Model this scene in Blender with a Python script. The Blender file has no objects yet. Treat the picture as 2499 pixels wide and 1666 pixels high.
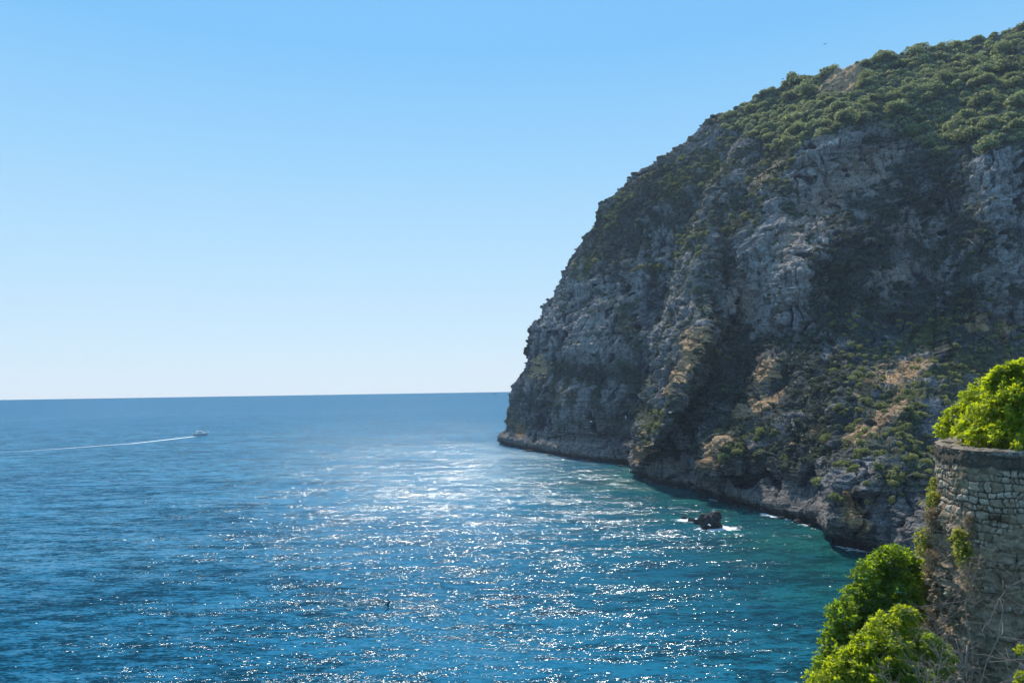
import bpy, bmesh, math, random, time
import numpy as np
T0 = time.time()
rng = np.random.default_rng(7)
random.seed(7)
R = math.radians
S = bpy.context.scene
COL = S.collection

# ------------------------------------------------------------------ camera frame
F_PX, PITCH, ROLL, CAM_H = 740.0, math.atan(50/740), -0.0156, 30.0
CAM = np.array([0.0, 0.0, CAM_H])
fw = np.array([0, math.cos(PITCH), math.sin(PITCH)])
r0 = np.array([1.0, 0, 0]); u0 = np.array([0, -math.sin(PITCH), math.cos(PITCH)])
rt = r0*math.cos(ROLL) + u0*math.sin(ROLL)
up = -r0*math.sin(ROLL) + u0*math.cos(ROLL)

def at(px, py, D):
    """world point seen in direction (px, py) of the photograph at forward distance D (metres)"""
    px, py, D = np.asarray(px, float), np.asarray(py, float), np.asarray(D, float)
    d = fw*F_PX + rt*(px[..., None]-512) - up*(py[..., None]-341)
    return CAM + d/d[..., 1:2]*D[..., None]

def sea_depth(px, py):
    px, py = np.asarray(px, float), np.asarray(py, float)
    d = fw*F_PX + rt*(px[..., None]-512) - up*(py[..., None]-341)
    return CAM_H/np.maximum(-d[..., 2], 1e-6)*d[..., 1]
K = 1024/2352.0

# ------------------------------------------------------------------ noise
_perm = np.random.default_rng(3).permutation(256).astype(np.int32)
_perm = np.concatenate([_perm, _perm, _perm])
_g = np.random.default_rng(4).normal(size=(256, 3)).astype(np.float32)
_g /= np.linalg.norm(_g, axis=1, keepdims=True)

def perlin(p):
    p = np.asarray(p, np.float32)
    i = np.floor(p).astype(np.int32); f = p - i; i &= 255
    w = f*f*f*(f*(f*6-15)+10)
    out = 0
    for dx in (0, 1):
        wx = w[..., 0] if dx else 1-w[..., 0]
        for dy in (0, 1):
            wy = w[..., 1] if dy else 1-w[..., 1]
            for dz in (0, 1):
                wz = w[..., 2] if dz else 1-w[..., 2]
                h = _perm[_perm[_perm[i[..., 0]+dx]+i[..., 1]+dy]+i[..., 2]+dz]
                g = _g[h]
                out = out + wx*wy*wz*(g[..., 0]*(f[..., 0]-dx)+g[..., 1]*(f[..., 1]-dy)+g[..., 2]*(f[..., 2]-dz))
    return out*1.6

def fbm(p, octv=4, gain=.5, lac=2.03):
    a, s, o = 1.0, 0, 0
    p = np.asarray(p, np.float32)
    for k in range(octv):
        s = s + a*perlin(p + 17.3*k); p = p*lac; a *= gain
    return s

def ridged(p, octv=3):
    a, s = 1.0, 0
    p = np.asarray(p, np.float32)
    for k in range(octv):
        s = s + a*(1-2*np.abs(perlin(p+9.1*k))); p = p*2.1; a *= .5
    return s

def cells(p):
    """blocky noise: per-cell random value and distance to the cell border"""
    p = np.asarray(p, np.float32); b = np.floor(p-.5).astype(np.int32)
    d1 = np.full(p.shape[:-1], 9., np.float32); d2 = d1.copy(); idr = np.zeros_like(d1)
    for dx in (0, 1):
        for dy in (0, 1):
            for dz in (0, 1):
                c = b+np.array([dx, dy, dz]); cc = c & 255
                hh = _perm[_perm[_perm[cc[..., 0]]+cc[..., 1]]+cc[..., 2]]
                q = c+.5+.42*_g[hh]
                d = ((p-q)**2).sum(-1)
                n1 = d < d1
                d2 = np.where(n1, d1, np.minimum(d2, d)); idr = np.where(n1, hh/255., idr); d1 = np.where(n1, d, d1)
    return idr, np.sqrt(d2)-np.sqrt(d1)

def sstep(a, b, x):
    t = np.clip((x-a)/(b-a), 0, 1); return t*t*(3-2*t)

# ------------------------------------------------------------------ object helpers
def tag(o, label=None, cat=None, group=None, kind=None):
    if label: o['label'] = label
    if cat: o['category'] = cat
    if group: o['group'] = group
    if kind: o['kind'] = kind
    return o

def link(name, me, mat=None, parent=None):
    o = bpy.data.objects.new(name, me); COL.objects.link(o)
    if mat is not None and me is not None: me.materials.append(mat)
    if parent is not None: o.parent = parent
    return o

def empty(name, loc, rz=0):
    o = bpy.data.objects.new(name, None); COL.objects.link(o)
    o.location = loc; o.rotation_euler = (0, 0, rz); o.empty_display_size = .3
    return o

def mesh_np(name, V, Fq, smooth=True, attrs=None):
    """V (n,3), Fq (m,3|4) -> mesh"""
    me = bpy.data.meshes.new(name)
    V = np.ascontiguousarray(V, np.float32); Fq = np.ascontiguousarray(Fq, np.int32)
    k = Fq.shape[1]
    me.vertices.add(len(V)); me.vertices.foreach_set('co', V.ravel())
    me.loops.add(Fq.size); me.loops.foreach_set('vertex_index', Fq.ravel())
    me.polygons.add(len(Fq)); me.polygons.foreach_set('loop_start', np.arange(0, Fq.size, k, dtype=np.int32))
    if smooth: me.polygons.foreach_set('use_smooth', np.ones(len(Fq), bool))
    for n, a in (attrs or {}).items():
        a = np.ascontiguousarray(a, np.float32)
        if a.ndim == 1:
            at_ = me.attributes.new(n, 'FLOAT', 'POINT'); at_.data.foreach_set('value', a)
        else:
            at_ = me.attributes.new(n, 'FLOAT_VECTOR', 'POINT'); at_.data.foreach_set('vector', a.ravel())
    me.update(calc_edges=True)
    return me

def grid_faces(nu, nv, flip=False):
    i = np.arange(nu-1)[:, None]*nv + np.arange(nv-1)[None, :]
    f = np.stack([i, i+nv, i+nv+1, i+1], -1).reshape(-1, 4)
    return f[:, ::-1] if flip else f

class MB:
    """collects shapes into one mesh"""
    def __init__(s): s.V, s.F, s.n = [], [], 0
    def add(s, V, F):
        s.V += [tuple(map(float, v)) for v in V]; s.F += [tuple(int(i)+s.n for i in f) for f in F]; s.n += len(V)
    def box(s, c, size, rz=0, taper=1.0):
        x, y, z = [k/2 for k in size]; V = []
        for sz, t in ((-1, 1), (1, taper)):
            for sx, sy in ((-1, -1), (1, -1), (1, 1), (-1, 1)):
                a, b = sx*x*t, sy*y*t
                V.append((c[0]+a*math.cos(rz)-b*math.sin(rz), c[1]+a*math.sin(rz)+b*math.cos(rz), c[2]+sz*z))
        s.add(V, [(3, 2, 1, 0), (4, 5, 6, 7), (0, 1, 5, 4), (1, 2, 6, 5), (2, 3, 7, 6), (3, 0, 4, 7)])
    def tube(s, pts, rad, n=6):
        pts = [np.array(p, float) for p in pts]; m = len(pts)
        rad = rad if hasattr(rad, '__len__') else [rad]*m
        V, Fc = [], []
        for k, p in enumerate(pts):
            t = pts[min(k+1, m-1)] - pts[max(k-1, 0)]; t = t/(np.linalg.norm(t)+1e-9)
            a = np.cross(t, [0, 0, 1.0]); 
            if np.linalg.norm(a) < .1: a = np.cross(t, [1.0, 0, 0])
            a /= np.linalg.norm(a); b = np.cross(t, a)
            for j in range(n):
                q = 2*math.pi*j/n; V.append(p + rad[k]*(a*math.cos(q)+b*math.sin(q)))
        for k in range(m-1):
            for j in range(n):
                Fc.append((k*n+j, k*n+(j+1) % n, (k+1)*n+(j+1) % n, (k+1)*n+j))
        Fc.append(tuple(range(n))[::-1]); Fc.append(tuple((m-1)*n+j for j in range(n)))
        s.add(V, Fc)
    def loft(s, rings, cap=True):
        n = len(rings[0]); V = [p for r in rings for p in r]; Fc = []
        for k in range(len(rings)-1):
            for j in range(n):
                Fc.append((k*n+j, k*n+(j+1) % n, (k+1)*n+(j+1) % n, (k+1)*n+j))
        if cap:
            Fc.append(tuple(range(n))[::-1]); Fc.append(tuple((len(rings)-1)*n+j for j in range(n)))
        s.add(V, Fc)
    def build(s, name, mat, parent=None, smooth=False):
        me = bpy.data.meshes.new(name); me.from_pydata(s.V, [], s.F); me.update()
        if smooth:
            for p in me.polygons: p.use_smooth = True
        return link(name, me, mat, parent)

# ------------------------------------------------------------------ node helpers
class NT:
    def __init__(s, name):
        s.m = bpy.data.materials.new(name); s.m.use_nodes = True
        s.t = s.m.node_tree; s.t.nodes.clear(); s.out = s.t.nodes.new('ShaderNodeOutputMaterial')
    def n(s, typ, ins=None, **kw):
        nd = s.t.nodes.new(typ)
        for k, v in kw.items(): setattr(nd, k, v)
        for k, v in (ins or {}).items(): s.set(nd.inputs[k], v)
        return nd
    def set(s, sock, v):
        if hasattr(v, 'is_output') and v.is_output: s.t.links.new(v, sock)
        elif isinstance(v, (int, float)):
            try: sock.default_value = v
            except TypeError: sock.default_value = (v, v, v)
        else:
            v = tuple(v)
            try: sock.default_value = v
            except Exception: sock.default_value = v + (1.0,)
    def math(s, op, a, b=0.0, c=None, clamp=False):
        nd = s.t.nodes.new('ShaderNodeMath'); nd.operation = op; nd.use_clamp = clamp
        s.set(nd.inputs[0], a); s.set(nd.inputs[1], b)
        if c is not None: s.set(nd.inputs[2], c)
        return nd.outputs[0]
    def vmath(s, op, a, b=(0, 0, 0), scale=None):
        nd = s.t.nodes.new('ShaderNodeVectorMath'); nd.operation = op
        s.set(nd.inputs[0], a); s.set(nd.inputs[1], b)
        if scale is not None: s.set(nd.inputs['Scale'], scale)
        return nd.outputs['Vector']
    def mix(s, f, a, b, blend='MIX'):
        nd = s.t.nodes.new('ShaderNodeMix'); nd.data_type = 'RGBA'; nd.blend_type = blend
        s.set(nd.inputs[0], f); s.set(nd.inputs[6], a); s.set(nd.inputs[7], b)
        return nd.outputs[2]
    def ramp(s, f, stops):
        nd = s.t.nodes.new('ShaderNodeValToRGB'); cr = nd.color_ramp
        while len(cr.elements) < len(stops): cr.elements.new(.5)
        for e, (p, c) in zip(cr.elements, stops):
            e.position = p; e.color = tuple(c)+(1,) if hasattr(c, '__len__') else (c, c, c, 1)
        s.set(nd.inputs[0], f); return nd.outputs[0]
    def maprange(s, f, a, b, c=0.0, d=1.0):
        nd = s.t.nodes.new('ShaderNodeMapRange'); nd.interpolation_type = 'SMOOTHSTEP'
        for k, v in zip(range(5), (f, a, b, c, d)): s.set(nd.inputs[k], v)
        return nd.outputs[0]
    def noise(s, vec, scale, detail=4, rough=.55, out=0, **kw):
        nd = s.n('ShaderNodeTexNoise', {'Vector': vec, 'Scale': scale, 'Detail': detail, 'Roughness': rough}, **kw)
        return nd.outputs[out]
    def attr(s, name, out='Fac'):
        return s.n('ShaderNodeAttribute', attribute_name=name).outputs[out]
    def pos(s):
        return s.n('ShaderNodeNewGeometry').outputs['Position']
    def objc(s):
        return s.n('ShaderNodeTexCoord').outputs['Object']
    def bump(s, h, strength=.5, dist=.1):
        return s.n('ShaderNodeBump', {'Height': h, 'Strength': strength, 'Distance': dist}).outputs[0]
    def bsdf(s, col, rough=.9, normal=None, spec=.3, **ins):
        nd = s.n('ShaderNodeBsdfPrincipled', {'Base Color': col, 'Roughness': rough, 'Specular IOR Level': spec})
        if normal is not None: s.set(nd.inputs['Normal'], normal)
        for k, v in ins.items(): s.set(nd.inputs[k], v)
        return nd.outputs[0]
    def done(s, sh):
        s.t.links.new(sh, s.out.inputs['Surface']); return s.m

def plain(name, col, rough=.5, spec=.4, var=.12):
    t = NT(name); nz = t.noise(t.objc(), 3.0, 4)
    c = t.mix(t.math('MULTIPLY', nz, var*2), col, tuple(k*.55 for k in col))
    return t.done(t.bsdf(c, rough, spec=spec))

# ------------------------------------------------------------------ camera, light, sky
cd = bpy.data.cameras.new('camera'); cam = bpy.data.objects.new('camera', cd); COL.objects.link(cam)
cd.sensor_width = 36; cd.lens = F_PX/1024*36; cd.clip_start = .5; cd.clip_end = 90000
from mathutils import Matrix, Vector
M = Matrix.Identity(4)
for i in range(3):
    M[i][0], M[i][1], M[i][2], M[i][3] = rt[i], up[i], -fw[i], CAM[i]
cam.matrix_world = M
S.camera = cam

SUN_AZ, SUN_EL = R(-9), R(51)         # azimuth clockwise from +Y
sd = bpy.data.lights.new('sun', 'SUN'); sd.energy = 5.0; sd.angle = R(.53); sd.color = (1, .93, .82)
sun = bpy.data.objects.new('sun', sd); COL.objects.link(sun)
tosun = Vector((math.sin(SUN_AZ)*math.cos(SUN_EL), math.cos(SUN_AZ)*math.cos(SUN_EL), math.sin(SUN_EL)))
sun.rotation_euler = tosun.to_track_quat('Z', 'Y').to_euler(); sun.location = (0, -20, 200)

W = bpy.data.worlds.new('World'); S.world = W; W.use_nodes = True
wt = W.node_tree; wt.nodes.clear()
wo = wt.nodes.new('ShaderNodeOutputWorld'); bg = wt.nodes.new('ShaderNodeBackground')
sky = wt.nodes.new('ShaderNodeTexSky'); sky.sky_type = 'NISHITA'; sky.sun_disc = False
sky.sun_elevation = SUN_EL; sky.sun_rotation = SUN_AZ
sky.altitude = 30; sky.air_density = 1.0; sky.dust_density = .3; sky.ozone_density = 1.2
hs = wt.nodes.new('ShaderNodeHueSaturation'); hs.inputs['Saturation'].default_value = 1.15
wt.links.new(sky.outputs[0], hs.inputs['Color'])
tc = wt.nodes.new('ShaderNodeTexCoord'); sx = wt.nodes.new('ShaderNodeSeparateXYZ'); wt.links.new(tc.outputs['Generated'], sx.inputs[0])
rp = wt.nodes.new('ShaderNodeValToRGB'); wt.links.new(sx.outputs[2], rp.inputs[0])
def lin(*c): return tuple(((k/255+.055)/1.055)**2.4 if k > 10 else k/255/12.92 for k in c)
SKYB = .11
stops = [(0, (216, 235, 254)), (.05, (208, 234, 255)), (.16, (184, 226, 255)), (.30, (154, 212, 254)), (.43, (124, 197, 253)), (.56, (122, 194, 253)), (1, (128, 190, 252))]  # upper stops brightened as added fill for shaded surfaces
while len(rp.color_ramp.elements) < len(stops): rp.color_ramp.elements.new(.5)
for e, (q, c) in zip(rp.color_ramp.elements, stops):
    e.position = q; e.color = tuple(k/1.0 for k in lin(*c)) + (1,)
sc = wt.nodes.new('ShaderNodeVectorMath'); sc.operation = 'SCALE'; wt.links.new(rp.outputs[0], sc.inputs[0]); sc.inputs['Scale'].default_value = 1/SKYB
tint = wt.nodes.new('ShaderNodeMix'); tint.data_type = 'RGBA'; tint.inputs[0].default_value = .92
wt.links.new(hs.outputs[0], tint.inputs[6]); wt.links.new(sc.outputs[0], tint.inputs[7])
wt.links.new(tint.outputs[2], bg.inputs['Color']); bg.inputs['Strength'].default_value = SKYB
wt.links.new(bg.outputs[0], wo.inputs['Surface'])

S.view_settings.view_transform = 'Standard'; S.view_settings.look = 'None'; S.view_settings.exposure = 0
S.cycles.use_denoising = True
S.cycles.max_bounces = 6; S.cycles.diffuse_bounces = 3; S.cycles.glossy_bounces = 2; S.cycles.transmission_bounces = 3
S.cycles.transparent_max_bounces = 8; S.cycles.sample_clamp_direct = 0; S.cycles.sample_clamp_indirect = 4
S.cycles.caustics_reflective = False; S.cycles.caustics_refractive = False

# ------------------------------------------------------------------ headland
NU, NV = 1300, 760
wl = np.array([(1140,1018),(1200,1032),(1300,1050),(1440,1068),(1455,1090),(1500,1112),(1580,1125),(1640,1150),(1750,1180),
               (1870,1210),(1900,1250),(2000,1270),(2137,1325),(2560,1480)], float)*K
sil = np.array([(1140,1018),(1143,1000),(1160,985),(1163,920),(1170,880),(1190,840),(1195,790),(1205,755),(1240,715),(1270,680),
                (1285,625),(1310,590),(1340,550),(1360,520),(1375,475),(1430,435),(1460,400),(1530,360),(1590,310)], float)*K
skl = np.array([(1590,310),(1640,268),(1700,243),(1760,208),(1800,193),(1880,168),(1950,158),(2000,134),(2080,118),(2180,100),
                (2250,90),(2352,58),(2560,8)], float)*K
uu = np.linspace(0, 1, NU); vv = np.linspace(0, 1, NV)
def poly(P, t, axis=None):
    if axis is None:
        s = np.concatenate([[0], np.cumsum(np.linalg.norm(np.diff(P, axis=0), axis=1))]); s /= s[-1]
    else:
        s = (P[:, axis]-P[0, axis])/(P[-1, axis]-P[0, axis])
    return np.stack([np.interp(t, s, P[:, 0]), np.interp(t, s, P[:, 1])], -1)
Bp = poly(wl, uu, 0); Tp = poly(skl, uu, 0); Lp = poly(sil, vv)
Rp = np.stack([np.full(NV, wl[-1, 0]), wl[-1, 1]+(skl[-1, 1]-wl[-1, 1])*vv], -1)
U, Vg = uu[:, None, None], vv[None, :, None]
PX = (1-Vg)*Bp[:, None]+Vg*Tp[:, None]+(1-U)*Lp[None]+U*Rp[None] - ((1-U)*(1-Vg)*wl[0]+U*(1-Vg)*wl[-1]+(1-U)*Vg*skl[0]+U*Vg*skl[-1])
Db = sea_depth(Bp[:, 0], Bp[:, 1])
Dt = np.interp(Tp[:, 0], [692, 720, 870, 1024, 1115], [375, 362, 328, 318, 297])
vk = np.array([0, .06, .12, .18, .25, .35, .45, .6, .8, .9, 1])
prof = {0: [0, .05, .11, .17, .24, .34, .44, .6, .8, .9, 1],
        .2: [0, .02, .05, .09, .15, .25, .34, .47, .68, .82, 1],
        .4: [0, .02, .05, .14, .27, .36, .42, .50, .64, .78, 1],
        .6: [0, .02, .05, .10, .20, .38, .50, .57, .68, .80, 1],
        .8: [0, .03, .07, .14, .26, .44, .55, .62, .71, .82, 1],
        1: [0, .03, .08, .16, .28, .46, .56, .63, .72, .83, 1]}
uk = np.array(sorted(prof)); tab = np.stack([np.interp(vv, vk, prof[k]) for k in uk])
ker = np.exp(-np.linspace(-2, 2, 41)**2); ker /= ker.sum()
tab = np.stack([np.convolve(np.pad(r, 20, mode='reflect', reflect_type='odd'), ker, 'valid') for r in tab])
sp = np.stack([np.interp(uu, uk, tab[:, j]) for j in range(NV)], 1)
sp[:, 0] = 0; sp[:, -1] = 1
DD = Db[:, None] + (Dt-Db)[:, None]*sp
QX = PX/K                                  # photo display units for the features
def feature(pts, A, sl, sr, fade=None):
    pts = np.array(pts, float); best = np.full(QX.shape[:2], 1e9); sg = np.zeros_like(best)
    for a, b in zip(pts[:-1], pts[1:]):
        ab = b-a; t = np.clip(((QX-a)@ab)/(ab@ab), 0, 1)
        dv = QX-(a+t[..., None]*ab); d = np.hypot(dv[..., 0], dv[..., 1])
        side = np.sign(dv[..., 0]); k = d < best
        best = np.where(k, d, best); sg = np.where(k, side, sg)
    s = np.where(sg < 0, sl, sr)
    return A*np.exp(-(best/s)**2)
env = sstep(0, .06, vv)[None, :]*sstep(0, .05, uu)[:, None]*sstep(0, .05, 1-vv)[None, :]
ft = 0
ft = ft + feature([(1625,770),(1570,900),(1490,1030),(1455,1085)], -24, 60, 18)
ft = ft + feature([(1690,790),(1740,900),(1700,960)], 16, 50, 110)
ft = ft + feature([(1920,880),(1760,950),(1650,1030),(1600,1110)], -12, 30, 80)
ft = ft + feature([(1780,840),(1740,930)], -9, 40, 20)
ft = ft + feature([(2150,820),(2050,980),(1950,1100),(1890,1200)], -9, 40, 110)
ft = ft + feature([(1870,470),(1990,400),(2070,330)], 12, 80, 70)
ft = ft + feature([(1690,640),(1740,690)], 8, 50, 60)
ft = ft + feature([(1300,860),(1420,890),(1500,940)], 7, 40, 40)
ft = ft + feature([(1640,560),(1632,640),(1640,750)], -6, 80, 14)
ft = ft + feature([(1780,720),(1840,600),(1930,530)], -7, 30, 60)
ft = ft + feature([(2240,640),(2260,500),(2300,330)], -12, 60, 90)
ft = ft + feature([(2150,620),(2190,480)], 10, 70, 60)
ft = ft + feature([(1760,250),(1700,480),(1660,560)], 3, 60, 60)
ft = ft + feature([(1560,420),(1500,600),(1490,760)], -3, 90, 60)
ft = ft + feature([(1300,1000),(1360,1000),(1440,960)], 6, 30, 30)
DD = DD + ft*env
P0 = at(PX[..., 0], PX[..., 1], DD)
# extend: below the sea, behind the silhouette and over the top
nb = 6
ext_l = []
for k in range(14, 0, -1):
    t = (k/14)**1.5*170
    e = P0[0]+np.array([.55, .83, 0])*t; e[:, 2] = P0[0, :, 2]*(1-.25*(k/14)) - 1.0*k*.3
    ext_l.append(e)
G = np.concatenate([np.array(ext_l), P0], 0)
offL = len(ext_l)
top = G[:, -1]; ext_t = []
for k in range(1, 15):
    t = (k/14)**1.5*160
    e = top+np.array([.62, .78, 0])*t; e[:, 2] = top[:, 2]+2*math.sin(k/14*3)-6*(k/14)**2
    ext_t.append(e)
bot = G[:, 0]; ext_b = []
for k in range(nb, 0, -1):
    e = bot.copy(); e[:, 0] -= .15*k; e[:, 2] -= .8*k; ext_b.append(e)
G = np.concatenate([np.array(ext_b).transpose(1, 0, 2), G, np.array(ext_t).transpose(1, 0, 2)], 1)
nu, nv = G.shape[:2]
du = np.gradient(G, axis=0); dv = np.gradient(G, axis=1)
N = np.cross(dv, du); N /= np.linalg.norm(N, axis=-1, keepdims=True)+1e-9
if N[offL:, nb:nb+NV, 0].mean() > 0: N = -N
QG = np.zeros((nu, nv, 2)); QG[offL:, nb:nb+NV] = QX
QG[:offL, nb:nb+NV] = QX[0][None]; QG[:, :nb] = QG[:, nb:nb+1]; QG[:, nb+NV:] = QG[:, nb+NV-1:nb+NV]
qx, qy = QG[..., 0], QG[..., 1]
# --- painted regions (where the photograph shows forest, dry grass, bare walls)
def blob(cx, cy, rx, ry, rot=0, p=2):
    c, s = math.cos(R(rot)), math.sin(R(rot)); x, y = qx-cx, qy-cy
    a, b = (x*c+y*s)/rx, (-x*s+y*c)/ry
    return np.exp(-(a*a+b*b)**(p/2))
def bsum(lst): 
    o = np.zeros_like(qx)
    for b in lst: o = np.maximum(o, blob(*b))
    return o
fl = np.interp(qx, [1400, 1640, 1760, 1850, 1930, 2020, 2100, 2160, 2220, 2300, 2400], [250, 270, 330, 320, 300, 285, 300, 360, 330, 330, 300])
nzA = fbm(G/[22, 22, 22], 3)
forest = sstep(25, -25, qy-fl+22*nzA)
meadow = np.maximum(blob(1930, 185, 62, 24, -24, 4), .8*blob(1670, 262, 40, 8, -20, 4))
straw = bsum([(1592,800,60,22,-58),(1540,880,50,18,-60),(1570,850,50,18,-60),(1740,935,60,12,-25),(1650,1025,34,14,-35),(1640,1060,20,25,0),(2090,850,60,26,-40),(2000,880,45,20,-40),
              (2255,735,28,20,-40),(2310,750,22,20,-50),(2040,960,50,14,-40),(1480,1030,16,30,20),(1765,850,18,35,10),(1235,840,22,26,0),
              (1960,1170,20,50,-20),(1745,425,44,12,-50),(1800,350,34,10,-55),(1700,505,26,9,-45),(1855,990,40,10,-30),(1980,1000,40,16,-30),(1195,990,8,16,0)])
olive = bsum([(1800,350,90,32,-55),(1740,430,70,26,-50),(1860,290,60,30,-40),(1780,250,70,24,-25),(1560,430,60,30,-40),(1640,380,60,30,-40),(1340,610,50,18,-50),(1400,500,50,16,-50),(1590,560,40,30,-40),(1500,610,24,14,0),(1680,520,40,16,-50),(1720,500,30,20,0),(1500,970,24,40,30),(1640,800,20,40,0),(2130,760,100,30,-30),
              (2200,860,90,50,-30),(2070,930,80,40,-40),(1700,1020,60,30,-20),(1420,470,60,14,-30)])
darkv_shade = bsum([(1700,860,110,90,0),(1880,870,120,70,-30),(2080,730,200,60,-15),(1960,560,160,70,-30),(2000,660,130,60,-10),(1770,330,40,60,0),(1420,560,90,60,0),
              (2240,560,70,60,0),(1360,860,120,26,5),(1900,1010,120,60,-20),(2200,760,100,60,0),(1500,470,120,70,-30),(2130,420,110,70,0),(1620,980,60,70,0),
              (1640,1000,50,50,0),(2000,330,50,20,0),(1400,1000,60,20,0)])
ochre = bsum([(1990,395,105,55,-20),(1900,470,80,60,-40),(1830,560,40,80,10),(2060,640,80,40,0),(2080,500,50,60,0),(1700,700,40,60,0)])
pale = bsum([(1350,660,120,30,5),(1300,760,100,60,0),(1460,640,50,60,0),(1900,330,90,40,-20),(1850,600,40,100,20),(2290,420,60,110,15),(2310,620,40,60,0),
             (1780,640,60,90,0),(1500,560,30,60,0),(1300,1010,110,30,8),(1560,1080,40,40,0)])
slope = N[..., 2]
# --- displacement
t1 = time.time()
w = G + 3.0*np.stack([fbm(G/14+5, 2), fbm(G/14+31, 2), fbm(G/14+57, 2)], -1)
h = 4.0*fbm(w/[48, 48, 60], 2)
h += (1-.5*sstep(1000, 1090, qy))*(1.5*ridged(w/[20, 22, 34], 2) - .8)
h += .7*ridged(w/[8, 9, 16]+40, 2) - .4
rgh = .35+.9*sstep(-.35, .45, fbm(G/26+71, 2))
ci, cb = cells(w/[6.5, 7, 5.5]+3); lowr = sstep(1000, 1090, qy)
h += (1-.7*forest)*(1-.6*lowr)*rgh*(1.7*(ci-.5) - .6*sstep(.16, 0, cb))
ci2, cb2 = cells((G+.6*(w-G))/[2.3, 2.6, 1.7]+50); h += (1-.7*forest)*rgh*(.75*(ci2-.5) - .35*sstep(.2, 0, cb2))
h += .8*fbm(w/[3.0, 3.4, 2.6]+80, 4, .6)
crk = 1-np.abs(perlin(w/[9, 9, 55]+33))*2; h -= (1-forest)*2.0*sstep(.80, .98, crk)
crk = 1-np.abs(perlin(w/[4, 4, 20]+63))*2; h -= (1-forest)*.9*sstep(.82, .98, crk)
# bedding: hard and soft layers in a gently tilted stack
zz = w[..., 2] + .05*w[..., 1] - .08*w[..., 0]
def layers(z, per, seed):
    k = z/per; i = np.floor(k).astype(int); f = k-i
    rnd = np.random.default_rng(seed).random(4096)
    a = rnd[i % 4096]; b = rnd[(i+1) % 4096]
    return a+(b-a)*sstep(.72, 1, f)
strata_w = np.clip(.4+.7*pale+1.0*sstep(900, 1040, qy), 0, 1.25)*(1-forest)
h += strata_w*1.35*(1.5*(layers(zz, 4.2, 1)-.5) + .9*(layers(zz+.6*nzA, 1.5, 2)-.5) + .4*(layers(zz, .6, 3)-.5))
# pockets and small caves
pk = perlin(w/[5.5, 6, 4.5]+120); h -= 2.2*sstep(.38, .62, pk)*(1-forest)
h += 2.0*forest*fbm(G/7+11, 2)
zc = G[..., 2]
h -= .7*np.exp(-np.abs(np.arange(nu)-offL)/26.0)[:, None]
h *= np.clip(.18+.82*sstep(-1, 13, zc), 0, 1)
h -= 1.6*sstep(3.2, .6, zc)*sstep(-4, 0, zc)           # wave-cut notch
h[:, nb+NV:] *= np.linspace(1, .3, nv-nb-NV)[None]
dir_ = N.copy(); dir_[..., 2] *= .6
GP = (G + dir_*h[..., None]).astype(np.float32)
du = np.gradient(GP, axis=0); dv = np.gradient(GP, axis=1)
N2 = np.cross(dv, du); N2 /= np.linalg.norm(N2, axis=-1, keepdims=True)+1e-9
if N2[offL:, nb:nb+NV, 0].mean() > 0: N2 = -N2
print('normals', N[..., 0].mean(), N[..., 2].mean(), N2[..., 2].mean())
up2 = N2[..., 2]
nzv = fbm(GP/9+200, 4)
vegd = np.clip(.36 + 1.0*forest + .75*darkv_shade + .45*olive - .65*pale - .5*ochre + .95*nzv + .55*(up2-.15), 0, 1)
vegd *= sstep(5, 14, GP[..., 2])
strw = np.clip(1.6*straw + 1.3*meadow + .55*nzv*(straw > .05) , 0, 1)*sstep(-.35, .25, up2+.25*nzA+.6*straw)
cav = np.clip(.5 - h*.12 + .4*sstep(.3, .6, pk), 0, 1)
flip = False
Fg = grid_faces(nu, nv)
a, b, c = GP.reshape(-1, 3)[Fg[Fg.shape[0]//2, :3]]
me = mesh_np('headland', GP.reshape(-1, 3), Fg, True,
             dict(veg=vegd.ravel(), straw=strw.ravel(), ochre=ochre.ravel(), pale=pale.ravel(), cav=cav.ravel(), olive=np.clip(olive+meadow*.3, 0, 1).ravel(), darkv_shade=(darkv_shade*(1-olive)*(1-straw)).ravel()))
print('headland', time.time()-t1, GP.shape)

t = NT('limestone_cliff'); p = t.pos()
n1 = t.noise(p, .12, 6, .6); n2 = t.noise(p, .55, 6, .65); n3 = t.noise(p, 2.4, 4, .6)
stre = t.noise(t.vmath('MULTIPLY', p, (1, 1, .16)), .5, 5, .6)
warp = t.vmath('ADD', p, t.vmath('SCALE', t.noise(p, .2, 3, .5, out=1), scale=2.5))
sz = t.n('ShaderNodeSeparateXYZ', {0: warp}).outputs[2]
beds = t.noise(t.n('ShaderNodeCombineXYZ', {2: sz}).outputs[0], 1.1, 5, .7)
rock = t.ramp(t.math('ADD', t.math('MULTIPLY', n2, .6), t.math('MULTIPLY', beds, .4)),
              [(.30, (.115, .108, .110)), (.44, (.23, .213, .205)), (.55, (.33, .303, .285)), (.70, (.51, .47, .43))])
rock = t.mix(t.math('MULTIPLY', t.attr('pale'), .6), rock, (.50, .47, .44))
rock = t.mix(t.math('MULTIPLY', t.attr('ochre'), t.maprange(n1, .25, .5, 0, .85)), rock, (.47, .335, .25))
rock = t.mix(t.maprange(stre, .50, .68), rock, (.08, .088, .105))
rock = t.mix(t.maprange(t.attr('cav'), .55, .95), rock, (.05, .055, .07))  # recess shade painted into the rock colour
rock = t.mix(1.0, rock, t.ramp(n3, [(.3, .42), (.5, 1.0), (.7, 1.5)]), 'MULTIPLY')
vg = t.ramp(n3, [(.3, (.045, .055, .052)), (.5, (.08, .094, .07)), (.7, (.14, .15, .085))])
vg = t.mix(t.attr('olive'), vg, t.ramp(n3, [(.3, (.03, .04, .012)), (.55, (.09, .10, .03)), (.75, (.17, .16, .06))]))
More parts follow.
